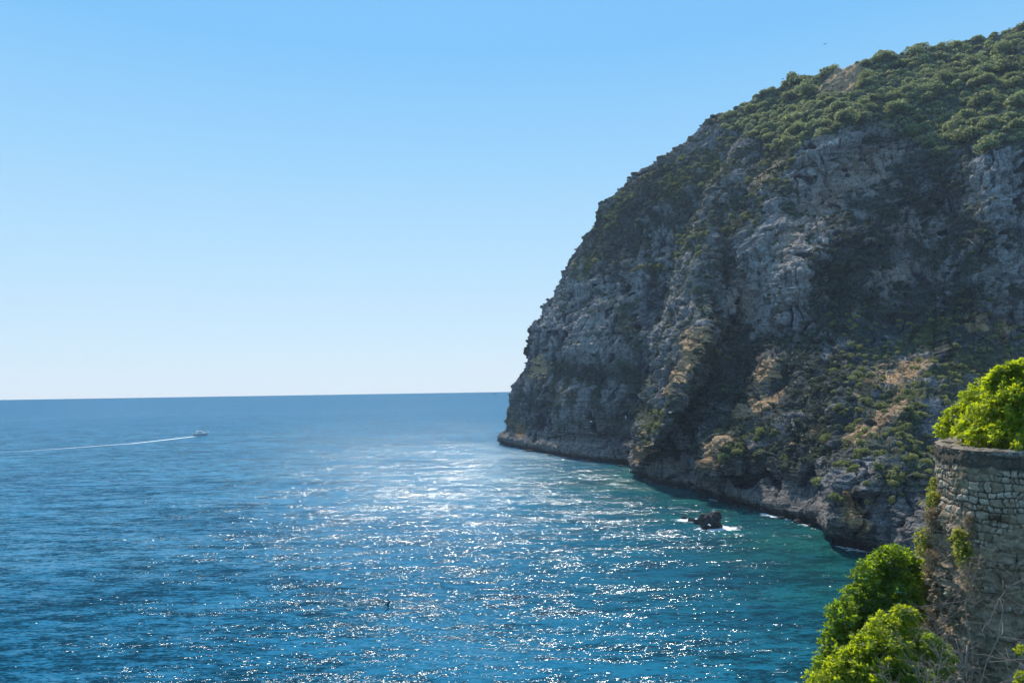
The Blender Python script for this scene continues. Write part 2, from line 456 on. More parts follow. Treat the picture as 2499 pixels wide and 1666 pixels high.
vg = t.mix(t.math('MULTIPLY', t.attr('darkv_shade'), .75), vg, t.ramp(n3, [(.3, (.024, .027, .038)), (.5, (.045, .05, .062)), (.72, (.085, .09, .09))]))  # navy hillside shade painted into the colour of the dark scrub
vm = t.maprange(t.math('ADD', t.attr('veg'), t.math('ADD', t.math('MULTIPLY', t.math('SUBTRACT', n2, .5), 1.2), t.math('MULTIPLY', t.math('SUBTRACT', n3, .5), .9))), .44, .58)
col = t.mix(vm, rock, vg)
st = t.ramp(n3, [(.3, (.24, .14, .07)), (.5, (.48, .31, .17)), (.72, (.66, .48, .29))])
sm = t.maprange(t.math('ADD', t.attr('straw'), t.math('MULTIPLY', t.math('SUBTRACT', n2, .5), 1.2)), .38, .62)
col = t.mix(sm, col, st)
z = t.n('ShaderNodeSeparateXYZ', {0: p}).outputs[2]
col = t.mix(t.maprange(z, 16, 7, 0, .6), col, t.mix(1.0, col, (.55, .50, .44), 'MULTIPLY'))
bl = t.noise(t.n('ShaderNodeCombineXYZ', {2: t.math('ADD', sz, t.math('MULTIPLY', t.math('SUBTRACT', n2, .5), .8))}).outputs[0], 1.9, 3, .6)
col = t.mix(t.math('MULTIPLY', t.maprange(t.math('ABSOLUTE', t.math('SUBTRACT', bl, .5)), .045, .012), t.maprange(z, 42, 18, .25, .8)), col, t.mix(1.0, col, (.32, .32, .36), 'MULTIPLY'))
wet = t.maprange(t.math('ADD', z, t.math('MULTIPLY', n2, 2.0)), 3.6, 1.6)
col = t.mix(wet, col, (.016, .016, .017))
hgt = t.math('ADD', t.math('MULTIPLY', n2, 1.0), t.math('ADD', t.math('MULTIPLY', n3, .35), t.math('MULTIPLY', beds, .35)))
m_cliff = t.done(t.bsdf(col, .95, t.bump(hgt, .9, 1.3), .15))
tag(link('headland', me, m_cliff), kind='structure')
# ------------------------------------------------------------------ sea
shore = GP[:, nb]                                            # line of the coast in plan
shore = shore[::6, :2]
nr, na = 640, 460
rr = np.concatenate([[2], np.geomspace(12, 60000, nr-1)])
aa = np.radians(np.concatenate([np.linspace(-178, -42, 20, endpoint=False), np.linspace(-42, 48, na-40), np.linspace(48, 178, 21)[1:]]))
na = len(aa)
SX = rr[:, None]*np.sin(aa)[None]; SY = rr[:, None]*np.cos(aa)[None]
SV = np.stack([SX, SY, np.zeros_like(SX)], -1)
pts = SV.reshape(-1, 3)[:, :2].astype(np.float32)
dm = np.full(len(pts), 1e9, np.float32)
near = np.hypot(pts[:, 0], pts[:, 1]) < 700
for q in np.array_split(shore.astype(np.float32), 12):
    d = np.sqrt(((pts[near][:, None]-q[None])**2).sum(-1)).min(1); dm[near] = np.minimum(dm[near], d)
ROCK = at(710, 527, sea_depth(710, 527)); ROCK2 = at(690, 519, sea_depth(690, 519))
ds = [np.hypot((pts[:, 0]-q[0])*.6, (pts[:, 1]-q[1]+.8)) for q in (ROCK+np.array([1.5, 0, 0]), ROCK2)]
shal = np.clip(np.exp(-(dm/52)**1.1)*sstep(420, 230, np.hypot(pts[:, 0], pts[:, 1])), 0, 1)
# sun glitter painted in by position: lifts reflectivity, and wave slope a little
def sea_pt(px, py): return at(px, py, sea_depth(px, py))[:2]
r_ = np.hypot(pts[:, 0], pts[:, 1]); az = np.degrees(np.arctan2(pts[:, 0], pts[:, 1]))
lr = np.log(np.maximum(r_, 1))
far = np.exp(-(np.maximum(lr-math.log(420), 0)/.9)**2)
glint_mask = -.4*(1-far)-.28*sstep(170, 105, r_)+1.0*np.exp(-((lr-math.log(270))/.62)**2)*np.exp(-((az+.5)/17)**2) + .9*np.exp(-((lr-math.log(150))/.4)**2)*np.exp(-((az-15)/9)**2) + .6*np.exp(-((lr-math.log(100))/.3)**2)*np.exp(-((az-9)/11)**2)
foam = np.maximum(np.exp(-(dm/3.4)**2)*np.clip(.55+.75*fbm(np.stack([pts[:, 0]/9, pts[:, 1]/9, pts[:, 0]*0+2], -1), 3), .1, 1.05)*sstep(118, 140, np.hypot(pts[:, 0], pts[:, 1])), np.maximum(1.1*np.exp(-(ds[0]/4.2)**2), 1.05*np.exp(-(ds[1]/3.6)**2)))
me = mesh_np('sea', SV.reshape(-1, 3), grid_faces(nr, na, True), True, dict(shallow=shal, glint_mask=glint_mask, foam=foam))
t = NT('sea_water'); p = t.pos()
def slopes(scale, sx, sy, detail, amp, off, rot=0.0):
    mp = t.n('ShaderNodeMapping', {'Vector': p, 'Scale': (sx, sy, 1), 'Location': (off, off*.7, 0), 'Rotation': (0, 0, rot)})
    c = t.noise(mp.outputs[0], scale, detail, .55, out=1)
    return t.vmath('SCALE', t.vmath('SUBTRACT', c, (.5, .5, .5)), scale=amp)
big = t.vmath('ADD', slopes(.10, .45, 1.25, 1.5, .34, 3, .12), slopes(.36, .42, 1.25, 2, .62, 11, -.1))
s = t.vmath('ADD', big, slopes(1.5, .40, 1.2, 3, .95, 23, .1))
s = t.vmath('ADD', s, slopes(5.2, .38, 1.2, 2, 1.1, 37, .05))
gu = t.attr('glint_mask')
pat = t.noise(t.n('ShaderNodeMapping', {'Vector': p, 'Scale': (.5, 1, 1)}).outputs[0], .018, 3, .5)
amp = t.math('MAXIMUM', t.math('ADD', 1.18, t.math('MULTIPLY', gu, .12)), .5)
cl = t.noise(t.n('ShaderNodeMapping', {'Vector': p, 'Scale': (.4, 1.3, 1), 'Rotation': (0, 0, .1)}).outputs[0], .11, 3, .6)
amp = t.math('MULTIPLY', amp, t.math('MULTIPLY', t.maprange(pat, .3, .7, .8, 1.15), t.maprange(cl, .35, .65, .72, 1.2)))
s = t.vmath('SCALE', s, scale=amp)
sep = t.n('ShaderNodeSeparateXYZ', {0: s})
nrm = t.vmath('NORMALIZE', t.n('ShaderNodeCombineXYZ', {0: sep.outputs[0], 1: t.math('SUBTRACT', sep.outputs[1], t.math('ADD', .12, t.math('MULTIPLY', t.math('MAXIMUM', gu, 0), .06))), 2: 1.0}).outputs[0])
deep = t.mix(t.maprange(pat, .3, .7), (.008, .100, .184), (.013, .132, .230))
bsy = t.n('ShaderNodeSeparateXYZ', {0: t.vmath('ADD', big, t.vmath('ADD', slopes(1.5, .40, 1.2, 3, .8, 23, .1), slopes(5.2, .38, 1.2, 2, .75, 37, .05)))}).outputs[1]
wc = t.mix(t.maprange(t.attr('shallow'), .12, .85), deep, t.mix(t.maprange(t.noise(p, .05, 4), .35, .65), (.004, .062, .078), (.009, .090, .086)))
fo = t.math('ADD', t.attr('foam'), t.math('MULTIPLY', t.math('SUBTRACT', t.noise(p, .8, 5, .65), .5), 1.6))
fm = t.maprange(fo, .62, .85)
wc = t.mix(t.maprange(t.n('ShaderNodeSeparateXYZ', {0: p}).outputs[1], 350, 900), wc, (.010, .120, .225))
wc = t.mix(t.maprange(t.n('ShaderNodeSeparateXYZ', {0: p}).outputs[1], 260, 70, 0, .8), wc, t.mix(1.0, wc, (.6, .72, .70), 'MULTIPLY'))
wc = t.mix(1.0, wc, t.ramp(t.math('ADD', .5, t.math('MULTIPLY', bsy, 2.8)), [(.15, .38), (.5, .90), (.85, 1.65)]), 'MULTIPLY')  # wave light and dark painted into the water colour in place of reflection
fres = t.n('ShaderNodeFresnel', {'IOR': 1.333, 'Normal': nrm}).outputs[0]
glo = t.n('ShaderNodeBsdfGlossy', {'Color': (.80, .92, 1.0), 'Roughness': .12, 'Normal': nrm}).outputs[0]
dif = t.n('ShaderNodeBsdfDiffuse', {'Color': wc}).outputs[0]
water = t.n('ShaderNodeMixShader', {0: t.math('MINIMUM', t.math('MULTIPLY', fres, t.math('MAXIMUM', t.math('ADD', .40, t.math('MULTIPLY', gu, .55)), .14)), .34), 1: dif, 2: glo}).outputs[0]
foamb = t.bsdf((.75, .78, .80), .8)
sh = t.n('ShaderNodeMixShader', {0: fm, 1: water, 2: foamb}).outputs[0]
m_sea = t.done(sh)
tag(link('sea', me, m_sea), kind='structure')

# ------------------------------------------------------------------ foliage materials
def leaf_mat(name, stops, trans, tr_mix=.35, gloss=.35, vary=.35):
    t = NT(name)
    tn = t.attr('tint'); oi = t.n('ShaderNodeObjectInfo').outputs['Random']
    f = t.math('ADD', tn, t.math('MULTIPLY', t.math('SUBTRACT', oi, .5), vary))
    c = t.ramp(f, stops)
    d = t.bsdf(c, .55, spec=gloss)
    tc_ = t.mix(tn, trans, tuple(k*1.5 for k in trans))
    tl = t.n('ShaderNodeBsdfTranslucent', {'Color': tc_}).outputs[0]
    return t.done(t.n('ShaderNodeMixShader', {0: tr_mix, 1: d, 2: tl}).outputs[0])
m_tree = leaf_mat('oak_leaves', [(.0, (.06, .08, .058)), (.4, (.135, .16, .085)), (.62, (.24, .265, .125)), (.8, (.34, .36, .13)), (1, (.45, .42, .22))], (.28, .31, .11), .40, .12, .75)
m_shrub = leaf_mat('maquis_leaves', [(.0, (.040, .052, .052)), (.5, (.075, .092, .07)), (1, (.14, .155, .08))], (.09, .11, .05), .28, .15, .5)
m_olive = leaf_mat('sunlit_maquis_leaves', [(.0, (.07, .088, .046)), (.5, (.19, .20, .075)), (1, (.40, .37, .15))], (.24, .26, .07), .36, .15, .4)  # lighter olive maquis copy, sunlight painted into the leaf colour
m_dry = leaf_mat('dry_brush', [(.0, (.07, .055, .05)), (.5, (.17, .13, .105)), (1, (.34, .26, .18))], (.16, .12, .07), .2, .1, .4)
m_fg = leaf_mat('bright_leaves', [(.0, (.026, .046, .010)), (.35, (.075, .115, .014)), (.7, (.19, .23, .022)), (.93, (.34, .32, .03)), (1, (.42, .30, .05))], (.56, .64, .014), .56, .5, 0)
m_fgd = leaf_mat('dark_leaves', [(.0, (.018, .034, .010)), (.5, (.055, .095, .014)), (1, (.16, .21, .02))], (.36, .50, .014), .54, .5, 0)
m_weed = leaf_mat('weed_leaves', [(.0, (.08, .11, .02)), (.5, (.24, .26, .04)), (1, (.50, .42, .15))], (.45, .46, .08), .5, .3, 0)
m_straw = leaf_mat('straw', [(.0, (.20, .14, .08)), (.5, (.42, .32, .2)), (1, (.6, .48, .32))], (.3, .22, .12), .3, .2, 0)
m_bark = plain('bark', (.20, .165, .13), .9, .1, .5)
m_pale_bark = plain('pale_bark', (.30, .25, .205), .9, .1, .5)

def unit(v): return v/(np.linalg.norm(v, axis=-1, keepdims=True)+1e-9)

def crown_arrays(seed, n, lumps, size, flat=.85, asp=(.55, 1.0)):
    """leaf clumps (small bent quads) spread through a lumpy crown of unit radius"""
    g = np.random.default_rng(seed)
    L = g.normal(size=(lumps, 3)); L = unit(L)*g.uniform(.25, .68, (lumps, 1)); L[:, 2] = np.abs(L[:, 2])*.9
    Lr = g.uniform(.30, .58, lumps)
    k = g.choice(lumps, n, p=Lr**2/np.sum(Lr**2))
    d = unit(g.normal(size=(n, 3))+[0, 0, .25])
    c = L[k]+d*(Lr[k]*g.uniform(.62, 1.06, n)**.7)[:, None]
    c[:, 2] *= flat
    nn = unit(d+.75*g.normal(size=(n, 3)))
    a = unit(np.cross(nn, g.normal(size=(n, 3)))); b = np.cross(nn, a)
    s = size*g.uniform(.55, 1.35, (n, 1)); w = s*g.uniform(asp[0], asp[1], (n, 1))
    V = np.stack([c-a*s, c-b*w+nn*s*.25, c+a*s, c+b*w+nn*s*.25], 1).reshape(-1, 3)
    Fq = np.arange(4*n).reshape(n, 4)
    lt = g.uniform(.25, .75, lumps)
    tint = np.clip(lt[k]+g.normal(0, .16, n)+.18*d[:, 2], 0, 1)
    V[:, 2] += .12
    return V, Fq, np.repeat(tint, 4)

def protos(name, cnt, n, lumps, size, mat, seed, **kw):
    out = []
    for k in range(cnt):
        V, Fq, tn = crown_arrays(seed+k, n, lumps, size, **kw)
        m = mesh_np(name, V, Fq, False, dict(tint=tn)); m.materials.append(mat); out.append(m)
    return out

def merged(name, items, cnt, n, lumps, size, mat, seed, **kw):
    """many small plants nobody could count, one object. items: (pos, radius, rz)"""
    base = [crown_arrays(seed+k, n, lumps, size, **kw) for k in range(cnt)]
    Vs, Fs, Ts, o = [], [], [], 0
    for i, (p_, r_, a_) in enumerate(items):
        V, Fq, tn = base[i % cnt]; c_, s_ = math.cos(a_), math.sin(a_)
        X = np.stack([V[:, 0]*c_-V[:, 1]*s_, V[:, 0]*s_+V[:, 1]*c_, V[:, 2]], -1)*r_+p_
        Vs.append(X); Fs.append(Fq+o); Ts.append(np.clip(tn+rng.normal(0, .14), 0, 1)); o += len(V)
    if not Vs: return None
    m = mesh_np(name, np.concatenate(Vs), np.concatenate(Fs), False, dict(tint=np.concatenate(Ts)))
    return link(name, m, mat)

# ------------------------------------------------------------------ vegetation on the headland
def scatter(weight, count, rad, spacing, sl=None):
    """pick grid points by weight, keeping plants apart"""
    wgt = weight.copy(); wgt[:max(offL-2, 0)] = 0; wgt[:, :nb] = 0
    wgt[GP[..., 2] < 4] = 0
    fl_ = wgt.ravel()/wgt.sum()
    idx = rng.choice(fl_.size, size=min(count*5, int((fl_ > 0).sum())), replace=False, p=fl_)
    P_ = GP.reshape(-1, 3)[idx].astype(float); used = {}; out = []
    for i, q in zip(idx, P_):
        r = rad(i)
        cs = 5.0; kx = tuple(np.floor(q/cs).astype(int)); ok = True
        for dx in (-1, 0, 1):
            for dy in (-1, 0, 1):
                for dz in (-1, 0, 1):
                    for (q2, r2) in used.get((kx[0]+dx, kx[1]+dy, kx[2]+dz), ()):
                        if ((q-q2)**2).sum() < (spacing*(r+r2))**2: ok = False; break
        if not ok: continue
        used.setdefault(kx, []).append((q, r)); out.append((i, q, r))
        if len(out) >= count: break
    return out
shp = GP.shape[:2]
onface = np.zeros(shp); onface[offL:, nb:nb+NV] = 1
behind = np.zeros(shp); behind[offL:, nb+NV:nb+NV+4] = 1
fr = forest.ravel(); upr = up2.ravel(); mead = meadow.ravel(); oli = olive.ravel()
rowi = np.tile(np.arange(nv), nu)

def place(sel, mats_protos, name, label, cat, group, zs=(.8, 1.15), lean=0.0):
    for j, (i, q, r) in enumerate(sel):
        o = bpy.data.objects.new(name, mats_protos[j % len(mats_protos)]); COL.objects.link(o)
        nrm_ = N2.reshape(-1, 3)[i]
        o.location = Vector(q + nrm_*r*.25*np.array([1, 1, .3]) - np.array([0, 0, .15*r]))
        o.rotation_euler = (rng.normal(0, .15), rng.normal(0, .15), rng.uniform(0, 6.28)); o.scale = (r, r, r*rng.uniform(*zs))
        o.scale.x *= rng.uniform(.85, 1.3); tag(o, label, cat, group)

# canopy of evergreen trees on the upper slope
wF = (forest**1.5)*(1-np.clip(meadow*1.6, 0, 1))*onface + behind*.8*(qx > 1640)*(1-np.clip(meadow*1.5, 0, 1))
F_all = scatter(wF, 640, lambda i: (1.5+3.6*rng.random()**1.7)*(1.0 if qx.ravel()[i] > 1800 else .72), .44)
F_all.sort(key=lambda s: -s[2]/s[1][1])
pr_tree = protos('evergreen_tree', 10, 1100, 17, .10, m_tree, 100)
sky_sel = [s for s in F_all if rowi[s[0]] >= nb+NV-14]
slo_sel = [s for s in F_all if rowi[s[0]] < nb+NV-14]
print('trees', len(sky_sel), len(slo_sel))
place(sky_sel[:120], pr_tree, 'evergreen_tree', 'small evergreen tree standing on the skyline of the headland', 'tree', 'trees on the skyline ridge')
place(slo_sel[:180], pr_tree, 'evergreen_tree', 'rounded evergreen tree in the dense canopy covering the upper slope', 'tree', 'trees in the upper slope canopy')
rest = [(q-np.array([0, 0, .3]), r, rng.uniform(0, 6)) for i, q, r in sky_sel[120:]+slo_sel[180:]]
o = merged('woodland', rest, 6, 300, 8, .19, m_tree, 300)
if o: tag(o, 'smaller evergreen trees filling the woodland on the headland top', 'woodland', kind='stuff')
# low undergrowth between the trees
und = scatter(np.clip(forest, 0, 1)*(1-np.clip(meadow*1.5, 0, 1))*onface, 1900, lambda i: rng.uniform(.5, 1.7), .42)
o = merged('undergrowth', [(q, r, rng.uniform(0, 6)) for i, q, r in und], 5, 90, 5, .26, m_tree, 330)
tag(o, 'low green undergrowth between the trees of the upper slope', 'undergrowth', kind='stuff')

# shrubs clinging to the rock face
wS = np.clip(vegd*1.25-.22, 0, 1)*(1-forest)*onface*sstep(6, 16, GP[..., 2])*(1-straw)
low = sstep(1880, 1960, qx)*sstep(660, 740, qy) 
wCl = wS*(1-np.clip(low+olive, 0, 1))
C_all = scatter(wCl, 3600, lambda i: (.4+1.3*rng.random()**1.6)*(1.15 if darkv_shade.ravel()[i] > .5 else .85), .5)
C_all.sort(key=lambda s: -s[2]/s[1][1])
pr_shrub = protos('cliff_shrub', 6, 240, 7, .20, m_shrub, 400, flat=.8)
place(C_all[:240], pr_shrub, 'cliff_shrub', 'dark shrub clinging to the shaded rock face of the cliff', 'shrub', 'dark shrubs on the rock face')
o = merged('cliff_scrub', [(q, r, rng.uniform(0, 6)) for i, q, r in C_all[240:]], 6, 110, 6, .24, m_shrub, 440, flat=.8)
tag(o, 'fine dark scrub scattered over the shaded cliff face', 'scrub', kind='stuff')
# sunlit olive shrubs on ledges and on the lower slope
wO = np.clip(np.maximum(olive, low*.8*(vegd > .2)), 0, 1)*(1-forest)*onface*sstep(6, 16, GP[..., 2])*(1-.7*straw)
O_all = scatter(wO, 900, lambda i: rng.uniform(.6, 1.5)*(1.0 if low.ravel()[i] > .5 else 1.3), .5)
O_all.sort(key=lambda s: -s[2]/s[1][1])
pr_ol = protos('slope_shrub', 6, 300, 8, .17, m_olive, 500, flat=.8)
lo_ = [s for s in O_all if low.ravel()[s[0]] > .5]; hi_ = [s for s in O_all if low.ravel()[s[0]] <= .5]
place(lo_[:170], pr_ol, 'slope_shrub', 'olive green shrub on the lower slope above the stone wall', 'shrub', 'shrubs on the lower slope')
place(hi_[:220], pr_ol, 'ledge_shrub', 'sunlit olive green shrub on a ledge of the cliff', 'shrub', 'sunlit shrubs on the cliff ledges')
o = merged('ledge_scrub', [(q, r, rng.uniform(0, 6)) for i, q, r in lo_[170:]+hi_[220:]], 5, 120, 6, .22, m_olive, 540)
if o: tag(o, 'small olive scrub on the ledges and lower slope', 'scrub', kind='stuff')
# shrubs that break the left outline of the cliff
e_sel = []
for px_, py_, r_ in ((1246,704,1.9),(1212,752,1.3),(1200,765,1.1),(1262,690,1.2),(1342,548,1.7),(1322,572,1.2),(1296,612,1.4),(1285,628,1.1),(1380,468,1.6),(1372,488,1.1),(1432,432,1.3),(1464,402,1.8),
                     (1452,412,1.2),(1400,455,1.0),(1190,838,1.1),(1165,905,1.0),(1500,378,1.3),(1545,350,1.2),(1580,318,1.3),(1640,268,1.8),(1690,244,2.0),(1705,240,1.6)):
    d_ = (qx-px_)**2+(qy-py_)**2+1e9*(1-onface); i = int(np.argmin(d_)); e_sel.append((i, GP.reshape(-1, 3)[i].astype(float), r_))
place(e_sel, pr_shrub, 'edge_shrub', 'dark shrub jutting into the sky from the left edge of the cliff', 'shrub', 'shrubs along the left outline of the cliff', lean=.3)
# dry brush and straw grass
dry = scatter(np.clip(straw+.5*meadow, 0, 1)*onface*sstep(6, 14, GP[..., 2]), 420, lambda i: rng.uniform(.3, .75), .5)
o = merged('dry_grass', [(q, r, rng.uniform(0, 6)) for i, q, r in dry], 5, 90, 5, .22, m_dry, 560, asp=(.15, .4))
tag(o, 'tufts of dry straw grass on the sunlit ledges', 'dry grass', kind='stuff')
def nearest(px, py):
    d = (qx-px)**2+(qy-py)**2; d = d+1e9*(1-onface); i = int(np.argmin(d)); return i, GP.reshape(-1, 3)[i].astype(float)
i, q = nearest(1955, 822)
o = bpy.data.objects.new('light_shrub', protos('light_shrub', 1, 260, 6, .18, m_fg, 580)[0]); COL.objects.link(o)
o.location = q+N2.reshape(-1, 3)[i]*.6; o.scale = (1.1, 1.1, .7); tag(o, 'single bright yellow green shrub amid dark scrub halfway up the cliff', 'shrub')

# ------------------------------------------------------------------ rocks in the water
m_rock = NT('wet_rock'); t = m_rock; p = t.objc()
n2 = t.noise(p, .9, 6, .65); n3 = t.noise(p, 4, 4, .6)
zz_ = t.n('ShaderNodeSeparateXYZ', {0: t.pos()}).outputs[2]
c = t.ramp(n2, [(.3, (.05, .05, .055)), (.5, (.13, .125, .125)), (.7, (.30, .285, .27))])
c = t.mix(t.maprange(t.math('ADD', zz_, n2), 2.2, .7), c, (.02, .02, .021))
m_rockm = t.done(t.bsdf(c, .8, t.bump(t.math('ADD', n2, t.math('MULTIPLY', n3, .4)), .9, .5), .3))
t = NT('black_rock'); p = t.objc(); n2 = t.noise(p, 1.2, 6, .65)
c = t.ramp(n2, [(.3, (.012, .012, .014)), (.55, (.04, .038, .038)), (.75, (.11, .10, .09))])
m_black = t.done(t.bsdf(c, .7, t.bump(n2, 1.0, .5), .3))
def rock(name, loc, size, seed, mat, label, group=None, cat='rock', lean=(0, 0), rz=0):
    bm = bmesh.new(); bmesh.ops.create_icosphere(bm, subdivisions=5, radius=1)
    V = np.array([v.co[:] for v in bm.verts]); Fq = np.array([[v.index for v in f.verts] for f in bm.faces]); bm.free()
    ci_, cb_ = cells(V*1.3+seed*3.7)
    r_ = 1+.30*fbm(V*1.1+seed, 2)+.22*(ci_-.5)-.10*sstep(.2, 0, cb_)+.14*ridged(V*2.4+seed, 2)-.08+.07*fbm(V*6+seed, 3)
    V = V*r_[:, None]*np.array(size)/2
    V[:, 0] += lean[0]*V[:, 2]; V[:, 1] += lean[1]*V[:, 2]
    m = mesh_np(name, V, Fq, True); o = link(name, m, mat); o.location = loc; o.rotation_euler = (0, 0, rz)
    return tag(o, label, cat, group)
ROCK[2] = 0; ROCK2[2] = 0
rock('sea_rock', ROCK+np.array([.1, 0, .9]), (4.6, 3.6, 4.6), 5, m_black, 'black jagged rock standing in the water off the cliff foot', lean=(.22, 0))
for px_, py_, sz_, sd_, lb in ((698, 523, (2.2, 1.6, 1.5), 11, 'low black rock awash just left of the jagged sea rock'),
                               (691, 520.5, (1.5, 1.2, 1.3), 12, 'pointed black rock awash in foam left of the jagged rock'),
                               (684, 518, (1.2, 1.0, 1.0), 13, 'smallest black rock awash, farthest left of the jagged rock')):
    q = at(px_, py_, sea_depth(px_, py_)); q[2] = .15
    rock('awash_rock', q, sz_, sd_, m_black, lb, 'low rocks awash beside the sea rock')
BL = [(1462, 1085, 5.5, 3.6, 'rounded boulder at the water line under the left buttress'),
      (1520, 1100, 7.5, 4.2, 'broad pale boulder at the foot of the left buttress'),
      (1590, 1125, 3.5, 2.0, 'low flat boulder where foam breaks beside the left buttress'),
      (1650, 1142, 5.0, 3.4, 'sunlit broken boulder at the cliff foot behind the sea rock'),
      (1750, 1176, 3.2, 1.8, 'low boulder at the cliff foot right of the sea rock'),
      (1890, 1216, 2.4, 1.6, 'small boulder at the undercut nose nearest the trees'),
      (1152, 1012, 8.0, 5.0, 'low dark boulder at the far tip of the headland')]
for k, (a_, b_, w_, h_, lb) in enumerate(BL):
    q = at(a_*K, b_*K, sea_depth(a_*K, b_*K)); q[2] = h_*.12
    q += unit(np.array([.9, .3, 0]))*1.2
    rock('boulder', q, (w_, w_*.9, h_), 30+k, m_rockm, lb, 'boulders along the cliff foot', 'boulder', rz=k*1.3)

for k, (a_, b_, w_, h_) in enumerate([(1215,1036,3.2,1.6),(1262,1046,2.4,1.2),(1350,1059,2.8,1.4),(1425,1070,2.2,1.1),(1490,1103,2.4,1.2),(1555,1120,2.0,1.1),(1612,1140,1.6,.9),(1690,1165,1.8,1.0),(1722,1172,1.4,.8),(1795,1190,1.6,1.0),(1832,1199,2.0,1.2),(1862,1207,1.3,.8)]):
    q = at(a_*K, b_*K, sea_depth(a_*K, b_*K)); q[2] = h_*.1
    rock('shore_rock', q, (w_, w_*.7, h_), 60+k, m_black, 'small wet black rock in the swash line along the cliff foot', 'small black rocks in the swash along the cliff foot', rz=k*2.1)

# ------------------------------------------------------------------ motor boat and wake
m_white = plain('white_gelcoat', (.90, .90, .89), .35, .5, .01)
m_deck = plain('teak_deck', (.36, .25, .15), .6, .3)
m_navy = plain('navy_stripe', (.02, .03, .07), .3, .5)
m_glass = plain('tinted_glass', (.02, .025, .035), .08, .6, .02)
m_steel = plain('steel_rail', (.6, .6, .62), .25, .6, .05)
bq = at(201, 434.6, sea_depth(201, 434.6)); bq[2] = 0
BH = R(24)
boat = tag(empty('motor_boat', tuple(bq), BH), 'white motor yacht with dark cabin windows speeding right across the open sea', 'boat')
LB = 9.6
def hull_ring(x, b, zk, zs, n=7):
    """half sections: keel, chine, sheer"""
    pts_ = [(x, 0, zk), (x, b*.62, zk+.32*(zs-zk)), (x, b*.92, zk+.6*(zs-zk)), (x, b, zs)]
    return pts_ + [(x, -y, z) for _, y, z in pts_[:0:-1]]
st_ = [(-4.8, 1.45, -.35, 1.05), (-3, 1.58, -.4, 1.1), (-.5, 1.62, -.38, 1.2), (1.8, 1.42, -.25, 1.38), (3.3, .95, .05, 1.55), (4.3, .42, .55, 1.68), (4.85, .05, 1.1, 1.75)]
m_ = MB(); m_.loft([hull_ring(*k) for k in st_]); m_.build('hull', m_white, boat)
m_ = MB(); m_.tube([(k[0], -k[1]*.985-.02, k[3]-.42) for k in st_[:-1]], .07, 5); m_.tube([(k[0], k[1]*.985+.02, k[3]-.42) for k in st_[:-1]], .07, 5); m_.build('stripe', m_navy, boat)
m_ = MB(); m_.box((-3.55, 0, 1.10), (2.3, 2.5, .10)); m_.build('cockpit_deck', m_deck, boat)
m_ = MB(); m_.loft([[(-2.3, -1.25, 1.1), (-2.3, 1.25, 1.1), (-2.1, 1.1, 2.35), (-2.1, -1.1, 2.35)],
                    [(1.2, -1.2, 1.25), (1.2, 1.2, 1.25), (.3, 1.0, 2.35), (.3, -1.0, 2.35)],
                    [(3.1, -.6, 1.5), (3.1, .6, 1.5), (1.3, .75, 1.95), (1.3, -.75, 1.95)]]); m_.build('cabin', m_white, boat)
for s_ in (-1, 1):
    m_ = MB(); m_.add([(-1.9, s_*1.235, 1.55), (.85, s_*1.185, 1.62), (.35, s_*1.085, 2.18), (-1.8, s_*1.155, 2.18)], [(0, 1, 2, 3)]); m_.build('side_window', m_glass, boat)
m_ = MB(); m_.add([(1.32, -.74, 1.98), (1.32, .74, 1.98), (.42, .92, 2.36), (.42, -.92, 2.36)], [(0, 1, 2, 3)]); m_.build('windscreen', m_glass, boat)
m_ = MB(); m_.loft([[(-3.0, -1.15, 2.42), (-3.0, 1.15, 2.42), (-3.0, 1.05, 2.56), (-3.0, -1.05, 2.56)], [(.1, -1.05, 2.40), (.1, 1.05, 2.40), (.1, .9, 2.6), (.1, -.9, 2.6)], [(.7, -.8, 2.36), (.7, .8, 2.36), (.7, .7, 2.44), (.7, -.7, 2.44)]]); m_.build('roof', m_white, boat)
m_ = MB()
for s_ in (-1, 1): m_.tube([(-3.3, s_*1.15, 1.2), (-2.9, s_*1.1, 2.45), (-2.5, s_*.9, 3.1)], .06)
m_.tube([(-2.5, -.9, 3.1), (-2.4, 0, 3.2), (-2.5, .9, 3.1)], .08); m_.build('radar_arch', m_white, boat)
m_ = MB()
for s_ in (-1, 1):
    m_.tube([(.8, s_*1.45, 1.95), (2.6, s_*1.15, 2.05), (4.2, s_*.4, 2.2), (4.7, 0, 2.25)], .025, 4)
    for x_, y_ in ((.8, 1.45), (2.6, 1.15), (4.2, .4)): m_.tube([(x_, s_*y_, 1.35), (x_, s_*y_, 2.1)], .02, 4)
m_.build('bow_rail', m_steel, boat); boat.scale = (1.18,)*3
t = NT('wake_foam'); p = t.pos(); nz = t.noise(p, .9, 5, .7); wv = t.attr('wake')
al = t.maprange(t.math('ADD', wv, t.math('MULTIPLY', t.math('SUBTRACT', nz, .5), .9)), .12, .7, 0, .95)
m_wake = t.done(t.n('ShaderNodeMixShader', {0: al, 1: t.n('ShaderNodeBsdfTransparent').outputs[0], 2: t.bsdf((.80, .86, .88), .7)}).outputs[0])
wkp = np.array([(193.5, 436.2), (183, 437.3), (160, 440), (130, 443.2), (96, 445.5), (60, 448.3), (30, 450.2), (0, 452), (-60, 456.5)])
wkc = at(wkp[:, 0], wkp[:, 1], sea_depth(wkp[:, 0], wkp[:, 1]))[:, :2]
ss = np.linspace(0, 1, 160); cx_ = np.interp(ss, np.linspace(0, 1, len(wkc)), wkc[:, 0]); cy_ = np.interp(ss, np.linspace(0, 1, len(wkc)), wkc[:, 1])
tx, ty = np.gradient(cx_), np.gradient(cy_); tl_ = np.hypot(tx, ty); nx_, ny_ = -ty/tl_, tx/tl_
cr = np.linspace(-1, 1, 9); wid = 2.6+2.0*ss
